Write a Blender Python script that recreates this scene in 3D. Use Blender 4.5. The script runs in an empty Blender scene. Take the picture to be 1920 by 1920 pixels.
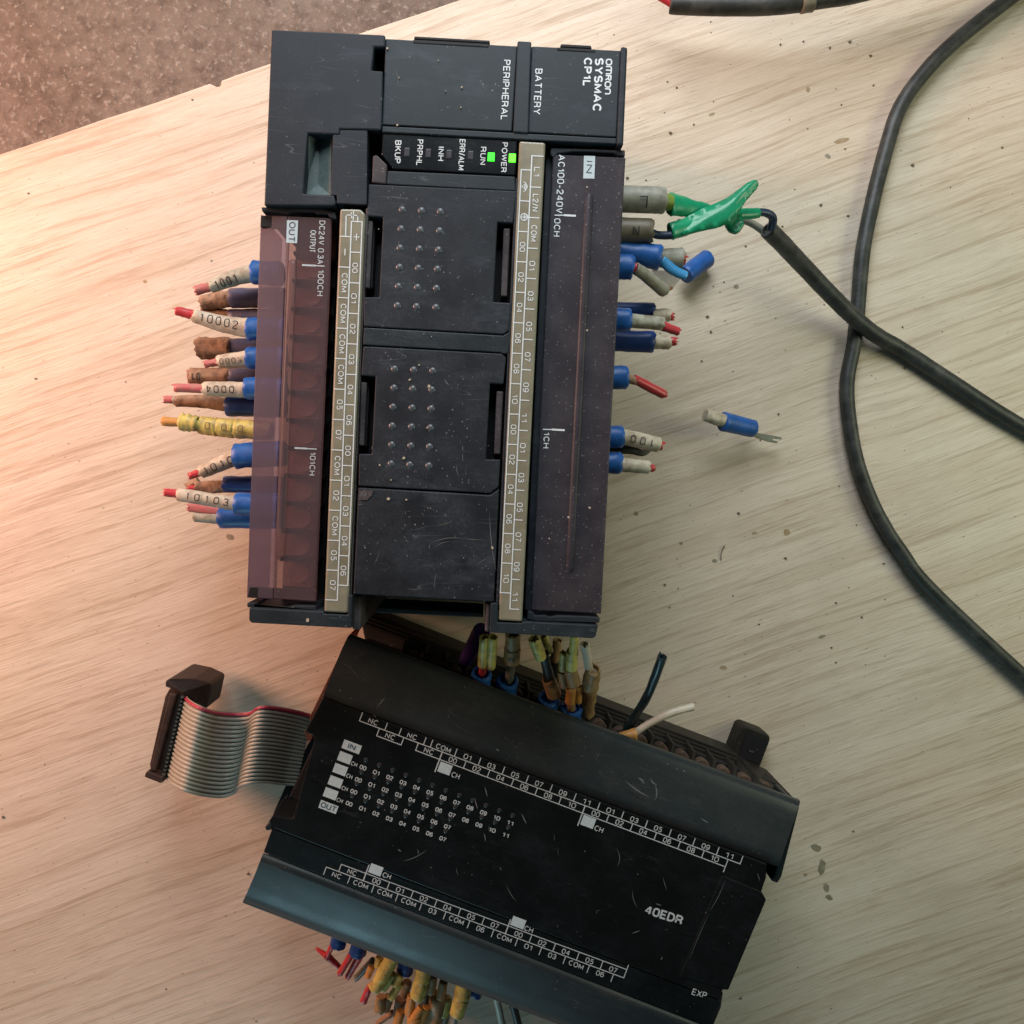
import bpy, bmesh, math, random
from mathutils import Vector, Matrix, noise
random.seed(7)
S = bpy.context.scene
COL = S.collection
MM = 0.001

# ------------------------------------------------------------------ camera
F_PX, CAM_H = 1443.0, 280.0                 # focal length in photo pixels, height over the board in mm
TX, TY = math.radians(-2.26), math.radians(-1.837)
CAM_R = Matrix.Rotation(TY, 3, 'Y') @ Matrix.Rotation(TX, 3, 'X')
cam_d = bpy.data.cameras.new('camera')
cam = bpy.data.objects.new('camera', cam_d)
COL.objects.link(cam)
cam.matrix_world = Matrix.Translation((0, 0, CAM_H*MM)) @ CAM_R.to_4x4()
cam_d.sensor_width = 36.0
cam_d.lens = 36.0*F_PX/1920.0
cam_d.clip_start, cam_d.clip_end = 0.01, 20.0
S.camera = cam

# ------------------------------------------------------------------ world, lamps, exposure
w = bpy.data.worlds.new('World'); S.world = w; w.use_nodes = True
w.node_tree.nodes['Background'].inputs[0].default_value = (0.62, 0.80, 0.88, 1)
w.node_tree.nodes['Background'].inputs[1].default_value = 0.04

def area(name, loc, target, size, power, colr, size_y=None):
    d = bpy.data.lights.new(name, 'AREA'); d.energy = power; d.color = colr; d.size = size*MM
    if size_y: d.shape = 'RECTANGLE'; d.size_y = size_y*MM
    o = bpy.data.objects.new(name, d); COL.objects.link(o)
    o.location = Vector(loc)*MM
    o.rotation_euler = (Vector(target)-Vector(loc)).to_track_quat('-Z', 'Y').to_euler()
    return o
area('warm_lamp', (-400, 130, 190), (-80, 0, 0), 160, 2.6, (1.0, 0.53, 0.37))
area('window_light', (-10, 335, 270), (-10, 60, 0), 240, 1.8, (0.88, 0.95, 1.0))
area('green_lamp', (400, 40, 270), (140, 0, 0), 170, 0.54, (0.95, 1.0, 0.68))
area('doorway_light', (-255, -720, 250), (-60, -130, 40), 210, 1.05, (0.46, 0.86, 1.0), 150)

S.view_settings.view_transform = 'Standard'
S.view_settings.look = 'None'
S.view_settings.exposure = 0.0
S.view_settings.gamma = 1.0
S.render.resolution_x = S.render.resolution_y = 1024

# ------------------------------------------------------------------ measuring: photo position at a known height -> millimetres
def pt(px, py, z):
    d = CAM_R @ Vector(((px-960)/F_PX, -(py-960)/F_PX, -1.0))
    t = (z-CAM_H)/d.z
    return Vector((d.x*t, d.y*t, z))
def pxmm(z): return (CAM_H-z)/F_PX

# ------------------------------------------------------------------ materials
def newmat(name):
    m = bpy.data.materials.new(name); m.use_nodes = True
    nt = m.node_tree; nt.nodes.clear()
    out = nt.nodes.new('ShaderNodeOutputMaterial')
    b = nt.nodes.new('ShaderNodeBsdfPrincipled')
    nt.links.new(b.outputs[0], out.inputs[0])
    tc = nt.nodes.new('ShaderNodeTexCoord')
    return m, nt, b, tc, out
def nnode(nt, kind, **kw):
    n = nt.nodes.new(kind)
    for k, v in kw.items():
        if k in n.inputs.keys() if hasattr(n.inputs, 'keys') else False: n.inputs[k].default_value = v
        else: setattr(n, k, v)
    return n
def ntex(nt, vec, scale, detail=3, rough=0.55, dist=0.0):
    n = nt.nodes.new('ShaderNodeTexNoise'); n.inputs['Scale'].default_value = scale
    n.inputs['Detail'].default_value = detail; n.inputs['Roughness'].default_value = rough
    n.inputs['Distortion'].default_value = dist
    nt.links.new(vec, n.inputs['Vector']); return n.outputs['Fac']
def mapr(nt, val, a, b, c=0.0, d=1.0):
    n = nt.nodes.new('ShaderNodeMapRange'); n.clamp = True
    nt.links.new(val, n.inputs[0])
    for i, v in enumerate((a, b, c, d)): n.inputs[i+1].default_value = v
    return n.outputs[0]
def math_(nt, op, a, b):
    n = nt.nodes.new('ShaderNodeMath'); n.operation = op
    for i, v in enumerate((a, b)):
        if isinstance(v, (int, float)): n.inputs[i].default_value = v
        else: nt.links.new(v, n.inputs[i])
    return n.outputs[0]
def mixc(nt, fac, a, b):
    n = nt.nodes.new('ShaderNodeMix'); n.data_type = 'RGBA'
    if isinstance(fac, (int, float)): n.inputs[0].default_value = fac
    else: nt.links.new(fac, n.inputs[0])
    for i, v in ((6, a), (7, b)):
        if isinstance(v, tuple): n.inputs[i].default_value = (*v[:3], 1)
        else: nt.links.new(v, n.inputs[i])
    return n.outputs[2]
def mapping(nt, vec, scale=(1, 1, 1), rot=(0, 0, 0)):
    n = nt.nodes.new('ShaderNodeMapping'); nt.links.new(vec, n.inputs[0])
    n.inputs['Scale'].default_value = scale; n.inputs['Rotation'].default_value = rot
    return n.outputs[0]
def bump(nt, b, h, strength, dist):
    n = nt.nodes.new('ShaderNodeBump'); n.inputs['Strength'].default_value = strength
    n.inputs['Distance'].default_value = dist
    nt.links.new(h, n.inputs['Height']); nt.links.new(n.outputs[0], b.inputs['Normal'])
def specks(nt, vec, scale, size, keep):
    v = nt.nodes.new('ShaderNodeTexVoronoi'); v.inputs['Scale'].default_value = scale
    nt.links.new(vec, v.inputs['Vector'])
    sep = nt.nodes.new('ShaderNodeSeparateColor'); nt.links.new(v.outputs['Color'], sep.inputs[0])
    sz = math_(nt, 'MULTIPLY', sep.outputs[1], size)
    near = math_(nt, 'LESS_THAN', v.outputs['Distance'], sz)
    k = math_(nt, 'LESS_THAN', sep.outputs[0], keep)
    return math_(nt, 'MULTIPLY', near, k)
def scratches(nt, vec, rot, scale, lo):
    mv = mapping(nt, vec, (scale*0.12, scale, scale*.3), (0, 0, rot))
    f = ntex(nt, mv, 1.0, 1.0, 0.4, 0.4)
    a = math_(nt, 'ABSOLUTE', math_(nt, 'SUBTRACT', f, 0.5), 0)
    line = mapr(nt, a, 0.0, 0.006, 1.0, 0.0)
    gate = mapr(nt, ntex(nt, vec, 55+rot*7, 2), lo, lo+0.08)
    return math_(nt, 'MULTIPLY', line, gate)

def plastic(name, col, rough=0.5, dust=0.10, dustcol=(0.115, 0.145, 0.175), speck=0.35, scr=0.5, blotch=90, seed=0.0, spec=0.5):
    m, nt, b, tc, out = newmat(name)
    vec = mapping(nt, tc.outputs['Object']); vec.node.inputs['Location'].default_value = (seed, seed*.7, seed*.3)
    bl = mapr(nt, ntex(nt, vec, blotch, 5, 0.6), 0.38, 0.75)
    fine = mapr(nt, ntex(nt, vec, 1400, 3, 0.6), 0.35, 0.75)
    d = math_(nt, 'MULTIPLY', bl, fine)
    d = math_(nt, 'MULTIPLY', math_(nt, 'ADD', math_(nt, 'MULTIPLY', d, 0.8), math_(nt, 'MULTIPLY', bl, 0.35)), dust)
    c = mixc(nt, d, col, dustcol)
    s1 = specks(nt, vec, 480, 0.13, speck*0.4)
    s2 = specks(nt, vec, 1300, 0.30, speck*0.4)
    gate = mapr(nt, ntex(nt, vec, 65, 4, 0.65), 0.46, 0.66)
    s1 = math_(nt, 'MULTIPLY', s1, gate); s2 = math_(nt, 'MULTIPLY', s2, gate)
    sm = math_(nt, 'MULTIPLY', mapr(nt, ntex(nt, mapping(nt, vec, (50, 130, 50), (0, 0, 0.5)), 1, 5, 0.7), 0.55, 0.8), min(dust*1.2, .25))
    c = mixc(nt, sm, c, dustcol)
    c = mixc(nt, math_(nt, 'MULTIPLY', s1, 0.5), c, (0.34, 0.35, 0.33))
    c = mixc(nt, math_(nt, 'MULTIPLY', s2, 0.5), c, (0.30, 0.31, 0.30))
    if scr:
        sc = math_(nt, 'MULTIPLY', math_(nt, 'MAXIMUM', scratches(nt, vec, 0.9, 300, 0.55), scratches(nt, vec, -0.6, 260, 0.58)), scr*0.5)
        c = mixc(nt, sc, c, (0.22, 0.24, 0.25))
    nt.links.new(c, b.inputs['Base Color'])
    r = mapr(nt, d, 0, 0.3, rough, min(1, rough+0.3)); nt.links.new(r, b.inputs['Roughness'])
    b.inputs['Specular IOR Level'].default_value = spec*0.55
    bump(nt, b, ntex(nt, vec, 2600, 2, 0.6), 0.25, 0.00006)
    return m
def simple(name, col, rough=0.5, var=0.0, varcol=None, scale=300, metal=0.0, spec=0.5, sss=0.0, bumps=0.15):
    m, nt, b, tc, out = newmat(name)
    if varcol is None: varcol = tuple(x*0.45 for x in col)
    f = mapr(nt, ntex(nt, tc.outputs['Object'], scale, 4, 0.65), 0.42, 0.68)
    c = mixc(nt, math_(nt, 'MULTIPLY', f, var), col, varcol)
    nt.links.new(c, b.inputs['Base Color'])
    b.inputs['Roughness'].default_value = rough; b.inputs['Metallic'].default_value = metal
    b.inputs['Specular IOR Level'].default_value = spec
    if sss: b.inputs['Subsurface Weight'].default_value = sss; b.inputs['Subsurface Scale'].default_value = 0.002
    bump(nt, b, ntex(nt, tc.outputs['Object'], scale*3, 3), bumps, 0.0002)
    return m
def smoky(name, tint, col, see, rough=0.35, seed=0.0, dust=0.3):
    m, nt, b, tc, out = newmat(name)
    vec = mapping(nt, tc.outputs['Object']); vec.node.inputs['Location'].default_value = (seed, 0, 0)
    s = specks(nt, vec, 600, 0.15, dust)
    s2 = specks(nt, vec, 1300, 0.26, dust)
    bl = mapr(nt, ntex(nt, vec, 120, 4, 0.6), 0.4, 0.75)
    c = mixc(nt, math_(nt, 'MULTIPLY', bl, 0.25), col, (0.20, 0.19, 0.20))
    c = mixc(nt, math_(nt, 'MULTIPLY', math_(nt, 'MAXIMUM', s, s2), 0.55), c, (0.33, 0.34, 0.34))
    nt.links.new(c, b.inputs['Base Color']); b.inputs['Roughness'].default_value = rough; b.inputs['Specular IOR Level'].default_value = 0.35
    tr = nt.nodes.new('ShaderNodeBsdfTransparent'); tr.inputs[0].default_value = (*tint, 1)
    mx = nt.nodes.new('ShaderNodeMixShader'); mx.inputs[0].default_value = see
    nt.links.new(b.outputs[0], mx.inputs[1]); nt.links.new(tr.outputs[0], mx.inputs[2])
    nt.links.new(mx.outputs[0], out.inputs[0])
    bump(nt, b, ntex(nt, vec, 1800, 2, 0.6), 0.2, 0.00008)
    return m
def emit(name, col, st):
    m, nt, b, tc, out = newmat(name)
    b.inputs['Base Color'].default_value = (*col, 1)
    b.inputs['Emission Color'].default_value = (*col, 1); b.inputs['Emission Strength'].default_value = st
    return m

def wood():
    m, nt, b, tc, out = newmat('pale_wood_laminate')
    v = mapping(nt, tc.outputs['Object'], (1, 1, 1), (0, 0, -math.radians(19)))
    warp = ntex(nt, v, 9, 2, 0.5)
    comb = nt.nodes.new('ShaderNodeVectorMath'); comb.operation = 'ADD'
    cx = nt.nodes.new('ShaderNodeCombineXYZ')
    nt.links.new(math_(nt, 'MULTIPLY', math_(nt, 'SUBTRACT', warp, 0.5), 0.006), cx.inputs[1])
    nt.links.new(v, comb.inputs[0]); nt.links.new(cx.outputs[0], comb.inputs[1]); v2 = comb.outputs[0]
    streak = ntex(nt, mapping(nt, v2, (17, 520, 1)), 1, 4, 0.62, 0.1)
    broad = ntex(nt, mapping(nt, v2, (6, 85, 1)), 1, 4, 0.6, 0.2)
    dash = ntex(nt, mapping(nt, v2, (100, 1700, 1)), 1, 3, 0.6)
    blot = ntex(nt, tc.outputs['Object'], 26, 3, 0.5)
    c = mixc(nt, mapr(nt, broad, 0.40, 0.66), (0.62, 0.525, 0.418), (0.54, 0.44, 0.335))
    c = mixc(nt, math_(nt, 'MULTIPLY', mapr(nt, streak, 0.51, 0.62), mapr(nt, broad, 0.3, 0.62, 0.25, 0.9)), c, (0.43, 0.33, 0.235))
    c = mixc(nt, math_(nt, 'MULTIPLY', mapr(nt, dash, 0.55, 0.70), mapr(nt, blot, 0.4, 0.6, 0.15, 0.6)), c, (0.34, 0.255, 0.175))
    c = mixc(nt, math_(nt, 'MULTIPLY', mapr(nt, dash, 0.46, 0.30), 0.35), c, (0.76, 0.68, 0.56))
    grime = mapr(nt, ntex(nt, tc.outputs['Object'], 22, 5, 0.65), 0.52, 0.75)
    c = mixc(nt, math_(nt, 'MULTIPLY', grime, 0.25), c, (0.38, 0.32, 0.26))
    pit = mapr(nt, ntex(nt, mapping(nt, v2, (500, 1000, 1)), 1, 2, 0.5), 0.70, 0.76)
    c = mixc(nt, math_(nt, 'MULTIPLY', pit, 0.7), c, (0.15, 0.11, 0.075))
    nt.links.new(c, b.inputs['Base Color'])
    nt.links.new(mapr(nt, streak, 0.3, 0.7, 0.38, 0.6), b.inputs['Roughness'])
    b.inputs['Specular IOR Level'].default_value = 0.3
    bump(nt, b, math_(nt, 'ADD', streak, math_(nt, 'MULTIPLY', dash, 0.6)), 0.4, 0.0004)
    return m
def concrete():
    m, nt, b, tc, out = newmat('stained_concrete')
    o = tc.outputs['Object']
    big = ntex(nt, o, 14, 4, 0.6); mid = ntex(nt, o, 160, 5, 0.7); fi = ntex(nt, o, 420, 4, 0.7)
    c = mixc(nt, mapr(nt, big, 0.35, 0.65), (0.205, 0.165, 0.132), (0.15, 0.108, 0.080))
    c = mixc(nt, math_(nt, 'MULTIPLY', mapr(nt, mid, 0.45, 0.68), 0.7), c, (0.07, 0.047, 0.035))
    c = mixc(nt, math_(nt, 'MULTIPLY', mapr(nt, fi, 0.54, 0.68), 0.7), c, (0.36, 0.31, 0.26))
    s = specks(nt, o, 300, 0.16, 0.3)
    c = mixc(nt, math_(nt, 'MULTIPLY', s, 0.5), c, (0.50, 0.42, 0.33))
    nt.links.new(c, b.inputs['Base Color']); b.inputs['Roughness'].default_value = 0.85
    bump(nt, b, math_(nt, 'ADD', mid, fi), 0.8, 0.0012)
    return m

M = {}
M['wood'] = wood(); M['concrete'] = concrete()
M['case'] = plastic('charcoal_case_plastic', (0.010, 0.0145, 0.0205), 0.55, 0.15)
M['case_top'] = plastic('charcoal_cover_plastic', (0.0105, 0.017, 0.0215), 0.5, 0.16, seed=3.1)
M['option'] = plastic('dusty_option_cover_plastic', (0.0085, 0.0115, 0.0165), 0.56, 0.22, speck=0.9, scr=0.5, seed=5.2)
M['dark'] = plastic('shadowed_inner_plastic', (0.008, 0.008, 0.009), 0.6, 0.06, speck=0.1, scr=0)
M['worn'] = plastic('worn_brown_plastic', (0.035, 0.03, 0.033), 0.45, 0.5, (0.18, 0.15, 0.15), seed=1.4)
M['gloss'] = plastic('glossy_black_window', (0.006, 0.008, 0.010), 0.2, 0.06, speck=0.2, scr=0.2)
M['panel2'] = plastic('satin_black_label_panel', (0.0028, 0.0038, 0.0042), 0.42, 0.05, speck=0.15, scr=0.1, seed=8.8, spec=0.35)
M['cover2'] = plastic('dusty_grey_terminal_cover', (0.0155, 0.0225, 0.026), 0.36, 0.20, (0.085, 0.09, 0.085), speck=0.3, scr=0.3, blotch=50, seed=2.2)
M['lip_brown'] = plastic('worn_brown_lip', (0.035, 0.028, 0.022), 0.45, 0.5, (0.12, 0.09, 0.07), speck=.2, scr=0)
M['lip_teal'] = plastic('worn_grey_lip', (0.035, 0.04, 0.042), 0.35, 0.5, (0.12, 0.13, 0.13), speck=.2, scr=0)
M['base_dark'] = plastic('dusty_black_base_plastic', (0.012, 0.010, 0.009), 0.5, 0.16, (0.09, 0.07, 0.05), speck=0.2, scr=0.2, blotch=60, seed=4.4)
M['pad'] = plastic('greenish_lit_pocket', (0.06, 0.09, 0.09), 0.3, 0.8, (0.16, 0.19, 0.18), seed=6.3)  # lit blue-green of the pocket slope is put into this colour
M['strip'] = simple('aged_translucent_label_strip', (0.23, 0.22, 0.16), 0.3, 0.55, (0.12, 0.105, 0.07), 110, sss=0.2)
M['cover_out'] = smoky('smoky_warm_lit_cover_plastic', (0.90, 0.79, 0.78), (0.145, 0.10, 0.11), 0.66, 0.34, 0.0, 0.12)  # brown is the warm light passing through, put into tint and colour
M['cover_slope'] = smoky('smoky_lilac_reflection_plastic', (0.80, 0.74, 0.84), (0.115, 0.092, 0.125), 0.62, 0.36, 1.0, 0.12)  # lilac of cool reflections and sleeves beneath is put into the tint
M['cover_in'] = smoky('smoky_violet_cover_plastic', (0.68, 0.63, 0.67), (0.058, 0.054, 0.066), 0.5, 0.42, 3.0, 0.6)
M['end_glow'] = smoky('amber_glow_edge_plastic', (0.8, 0.4, 0.25), (0.10, 0.045, 0.03), 0.3, 0.3)  # orange light glowing through the cover end is put into this colour
M['white'] = simple('white_print', (0.60, 0.66, 0.68), 0.5, 0.3, (0.4, 0.44, 0.45), 900)
M['white_dim'] = simple('worn_white_print', (0.42, 0.48, 0.50), 0.5, 0.4, (0.25, 0.28, 0.3), 900)
M['blueink'] = simple('dark_print', (0.02, 0.03, 0.045), 0.5)
M['labelbox'] = simple('pale_blue_print_box', (0.42, 0.52, 0.56), 0.5, 0.2, None, 700)
M['led'] = emit('lit_green_led', (0.03, 1.0, 0.02), 1.1)
M['led2'] = emit('lit_yellow_green_led', (0.10, 1.0, 0.02), 1.3)
M['led_off'] = simple('unlit_led_lens', (0.035, 0.035, 0.04), 0.25)
M['bumpm'] = simple('lit_grey_bump', (0.055, 0.065, 0.075), 0.35, 0.6, (0.11, 0.12, 0.13), 900)  # grey light on the raised dots is put into their colour
M['scratch'] = simple('pale_scratch', (0.10, 0.108, 0.108), 0.6)
M['chip'] = simple('sawdust_chip', (0.40, 0.35, 0.27), 0.8)
M['blue'] = simple('blue_vinyl_sleeve', (0.015, 0.105, 0.37), 0.42, 0.6, (0.012, 0.05, 0.17), 260, sss=0.05, bumps=0.35)
M['blue_dark'] = simple('dark_blue_vinyl_sleeve', (0.010, 0.045, 0.20), 0.42, 0.5, (0.012, 0.02, 0.07), 200)
M['blue_dirty'] = simple('dusty_blue_vinyl_sleeve', (0.07, 0.075, 0.15), 0.5, 0.8, (0.16, 0.12, 0.09), 160)
M['blue_light'] = simple('light_blue_tube', (0.06, 0.30, 0.62), 0.25, 0.3, None, 300)
M['cream'] = simple('cream_marker_tube', (0.53, 0.47, 0.36), 0.5, 0.8, (0.27, 0.19, 0.12), 330, bumps=0.5)
M['green_cream'] = simple('grey_green_marker_tube', (0.42, 0.42, 0.33), 0.5, 0.85, (0.20, 0.16, 0.11), 330, bumps=0.5)
M['brown'] = simple('dirty_brown_marker_tube', (0.33, 0.20, 0.12), 0.75, 0.85, (0.13, 0.07, 0.04), 380, bumps=1.0)
M['greym'] = simple('grimy_grey_marker_tube', (0.33, 0.32, 0.26), 0.5, 0.75, (0.12, 0.11, 0.08), 180)
M['browngrey'] = simple('grimy_brown_grey_tube', (0.17, 0.145, 0.10), 0.45, 0.7, (0.07, 0.06, 0.04), 160)
M['yellow'] = simple('yellow_marker_collar', (0.60, 0.50, 0.13), 0.45, 0.8, (0.24, 0.16, 0.06), 330, bumps=0.3)
M['orange'] = simple('orange_marker_collar', (0.50, 0.24, 0.055), 0.5, 0.5, (0.28, 0.13, 0.04), 240)
M['tan'] = simple('tan_marker_collar', (0.33, 0.21, 0.09), 0.5, 0.6, (0.17, 0.10, 0.05), 240)
M['red'] = simple('red_wire_insulation', (0.46, 0.035, 0.045), 0.35, 0.45, (0.30, 0.07, 0.06), 400)
M['pink'] = simple('faded_pink_insulation', (0.48, 0.12, 0.12), 0.45, 0.7, (0.36, 0.21, 0.17), 500, bumps=0.5)
M['copper'] = simple('copper_strands', (0.45, 0.20, 0.10), 0.4, 0.5, None, 900, metal=0.7)
M['steel'] = simple('dull_tin_metal', (0.30, 0.31, 0.27), 0.35, 0.4, None, 500, metal=0.8)
M['plate_dim'] = simple('grey_terminal_metal', (0.17, 0.14, 0.15), 0.5, 0.6, (0.07, 0.055, 0.06), 130)
M['rust'] = simple('rusty_screw', (0.10, 0.06, 0.042), 0.7, 0.8, (0.04, 0.025, 0.02), 700, metal=0.2, bumps=0.9)
M['screw_warm'] = simple('brown_terminal_metal', (0.62, 0.40, 0.32), 0.5, 0.6, (0.34, 0.20, 0.15), 130)
M['black_wire'] = simple('black_rubber_cable', (0.018, 0.020, 0.018), 0.5, 0.8, (0.065, 0.065, 0.058), 140, bumps=0.6)
M['teal_sheen_wire'] = simple('black_wire_painted_teal_sheen', (0.012, 0.028, 0.034), 0.3, 0.5, (0.05, 0.075, 0.08), 300)  # bluish gloss of the black wire is mixed into its base colour
M['navy_wire'] = simple('navy_wire', (0.018, 0.035, 0.07), 0.4, 0.4, None, 300)
M['purple'] = simple('dark_purple_sleeve', (0.05, 0.02, 0.13), 0.5, 0.4, None, 300)
M['white_wire'] = simple('ivory_wire', (0.55, 0.50, 0.40), 0.4, 0.4, (0.40, 0.30, 0.20), 260)
M['grey_wire'] = simple('grey_wire', (0.24, 0.23, 0.18), 0.5, 0.4, None, 300)
M['green'] = simple('green_electrical_tape', (0.010, 0.27, 0.125), 0.32, 0.45, (0.006, 0.14, 0.07), 120)
M['ygreen'] = simple('yellow_green_wire', (0.16, 0.24, 0.03), 0.5, 0.5, None, 500)
M['ribbon'] = simple('grey_green_ribbon_strand', (0.33, 0.305, 0.245), 0.42, 0.2, None, 200)
M['ribbon_red'] = simple('red_ribbon_strand', (0.33, 0.03, 0.06), 0.4, 0.2, None, 200)
M['conn'] = plastic('brown_black_connector', (0.028, 0.017, 0.014), 0.45, 0.25, (0.14, 0.09, 0.065), speck=0.5, scr=0.3)
M['debris'] = simple('dark_wood_debris', (0.13, 0.095, 0.065), 0.9)
M['ink'] = simple('black_marker_print', (0.02, 0.018, 0.018), 0.6)
m_, nt_, b_, tc_, out_ = newmat('clear_plastic_film')
b_.inputs['Base Color'].default_value = (0.55, 0.55, 0.5, 1); b_.inputs['Roughness'].default_value = 0.12
tr_ = nt_.nodes.new('ShaderNodeBsdfTransparent'); mx_ = nt_.nodes.new('ShaderNodeMixShader'); mx_.inputs[0].default_value = 0.6
nt_.links.new(b_.outputs[0], mx_.inputs[1]); nt_.links.new(tr_.outputs[0], mx_.inputs[2]); nt_.links.new(mx_.outputs[0], out_.inputs[0])
M['film'] = m_

# ------------------------------------------------------------------ mesh helpers (all input in world mm)
def tag(o, label=None, cat=None, group=None, kind=None):
    for k, v in (('label', label), ('category', cat), ('group', group), ('kind', kind)):
        if v: o[k] = v
    return o
def thing(name, loc, label, cat, rz=0.0, group=None):
    o = bpy.data.objects.new(name, None); COL.objects.link(o)
    o.location = Vector(loc)*MM; o.rotation_euler = (0, 0, rz); o.empty_display_size = 0.01
    tag(o, label, cat, group)
    o['_m'] = 0; del o['_m']
    ROOT[o.name] = Matrix.Translation(Vector(loc)) @ Matrix.Rotation(rz, 4, 'Z')
    return o
ROOT = {}
def rootmat(o):
    while o is not None:
        if o.name in ROOT: return ROOT[o.name]
        o = o.parent
    return Matrix.Identity(4)
class MB:
    def __init__(self): self.v = []; self.f = []; self.sm = []
    def add(self, vs, fs, smooth=False):
        n = len(self.v); self.v += [Vector(p) for p in vs]
        for f in fs: self.f.append([i+n for i in f]); self.sm.append(smooth)
        return self
    def prism(self, poly, z0, z1):
        """poly: list of world (x, y) ; z1 may be a list giving a height per vertex"""
        a = sum(poly[i][0]*poly[(i+1) % len(poly)][1]-poly[(i+1) % len(poly)][0]*poly[i][1] for i in range(len(poly)))
        zt = z1 if isinstance(z1, (list, tuple)) else [z1]*len(poly)
        pl = list(poly); zt = list(zt)
        if a < 0: pl.reverse(); zt.reverse()
        n = len(pl)
        vs = [(p[0], p[1], z0) for p in pl]+[(p[0], p[1], z) for p, z in zip(pl, zt)]
        fs = [list(range(n))[::-1], list(range(n, 2*n))]+[[i, (i+1) % n, n+(i+1) % n, n+i] for i in range(n)]
        return self.add(vs, fs)
    def pprism(self, pix, z0, z1):
        """outline given as photo positions of its top edge, extruded straight down"""
        zz = z1 if isinstance(z1, (list, tuple)) else [z1]*len(pix)
        return self.prism([tuple(pt(p[0], p[1], z)[:2]) for p, z in zip(pix, zz)], z0, z1)
    def tube(self, path, rad, n=18, squash=1.0, wob=0.0, hollow=(False, True), seed=0, ref=Vector((0, 0, 1)), jag=0.0):
        path = [Vector(p) for p in path]; m = len(path)
        if not isinstance(rad, (list, tuple)): rad = [rad]*m
        rings = []
        for i in range(m):
            d = (path[min(i+1, m-1)]-path[max(i-1, 0)]).normalized()
            s = d.cross(ref)
            if s.length < 0.05: s = d.cross(Vector((0, 1, 0)))
            s.normalize(); u = s.cross(d).normalized()
            r = rad[i]; ring = []
            for k in range(n):
                a = 2*math.pi*k/n
                rr = r*(1+wob*(noise.noise(Vector((math.cos(a)*1.3+seed*7.1, math.sin(a)*1.3, i*0.55+seed)))+0.6*noise.noise(Vector((math.cos(a)*3+seed*3.1, math.sin(a)*3, i*1.3+seed)))))
                ring.append(path[i]+s*math.cos(a)*rr+u*math.sin(a)*rr*squash)
            rings.append((ring, d, path[i]))
        vs = []; fs = []
        for ring, d, c in rings: vs += ring
        for i in range(m-1):
            for k in range(n):
                fs.append([i*n+k, i*n+(k+1) % n, (i+1)*n+(k+1) % n, (i+1)*n+k])
        self.add(vs, fs, True)
        last = len(self.v)
        for end, (idx, sgn) in zip(hollow, ((0, -1), (m-1, 1))):
            ring, d, c = rings[idx]
            if end:
                if jag: 
                    base = last-m*n+idx*n
                    ring = [p+d*sgn*jag*noise.noise(Vector((k*0.9, seed*3.7+idx, 0))) for k, p in enumerate(ring)]
                    for k in range(n): self.v[base+k] = ring[k]
                inner = [c+(p-c)*0.78 for p in ring]; deep = [p-d*sgn*min(1.6, rad[idx]*1.2) for p in inner]
                vs = list(ring)+inner+deep; fs = []
                for k in range(n):
                    k2 = (k+1) % n
                    fs.append([k, k2, n+k2, n+k] if sgn > 0 else [k2, k, n+k, n+k2])
                    fs.append([n+k, n+k2, 2*n+k2, 2*n+k] if sgn > 0 else [n+k2, n+k, 2*n+k, 2*n+k2])
                fs.append([2*n+k for k in range(n)] if sgn > 0 else [2*n+k for k in range(n)][::-1])
                self.add(vs, fs)
            else:
                self.add(ring, [list(range(n)) if sgn > 0 else list(range(n))[::-1]])
        return self
    def build(self, name, mat, parent=None, bevel=0.0, label=None, kind=None, seg=2):
        me = bpy.data.meshes.new(name)
        inv = rootmat(parent).inverted() if parent else Matrix.Identity(4)
        me.from_pydata([tuple((inv @ p)*MM) for p in self.v], [], self.f)
        me.polygons.foreach_set('use_smooth', self.sm)
        me.materials.append(mat if not isinstance(mat, str) else M[mat])
        me.update()
        o = bpy.data.objects.new(name, me); COL.objects.link(o)
        if parent: o.parent = parent
        if bevel:
            bm_ = bmesh.new(); bm_.from_mesh(me); bmesh.ops.remove_doubles(bm_, verts=bm_.verts, dist=1e-6)
            bmesh.ops.recalc_face_normals(bm_, faces=bm_.faces); bm_.to_mesh(me); bm_.free()
            b = o.modifiers.new('bevel', 'BEVEL'); b.width = bevel*MM; b.segments = seg; b.limit_method = 'ANGLE'
            b.angle_limit = math.radians(35)
        tag(o, label, None, None, kind)
        return o
def part_box(name, pix, z0, z1, mat, parent, bevel=0.25, **k):
    return MB().pprism(pix, z0, z1).build(name, mat, parent, bevel, **k)
def rectpx(cx, cy, lx, ly, ang=0.0):
    """rectangle centred at a photo position; lx along ang (degrees, clockwise), ly across"""
    a = math.radians(ang); c, s = math.cos(a), math.sin(a)
    return [(cx+x*c-y*s, cy+x*s+y*c) for x, y in ((-lx/2, -ly/2), (lx/2, -ly/2), (lx/2, ly/2), (-lx/2, ly/2))]

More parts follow.
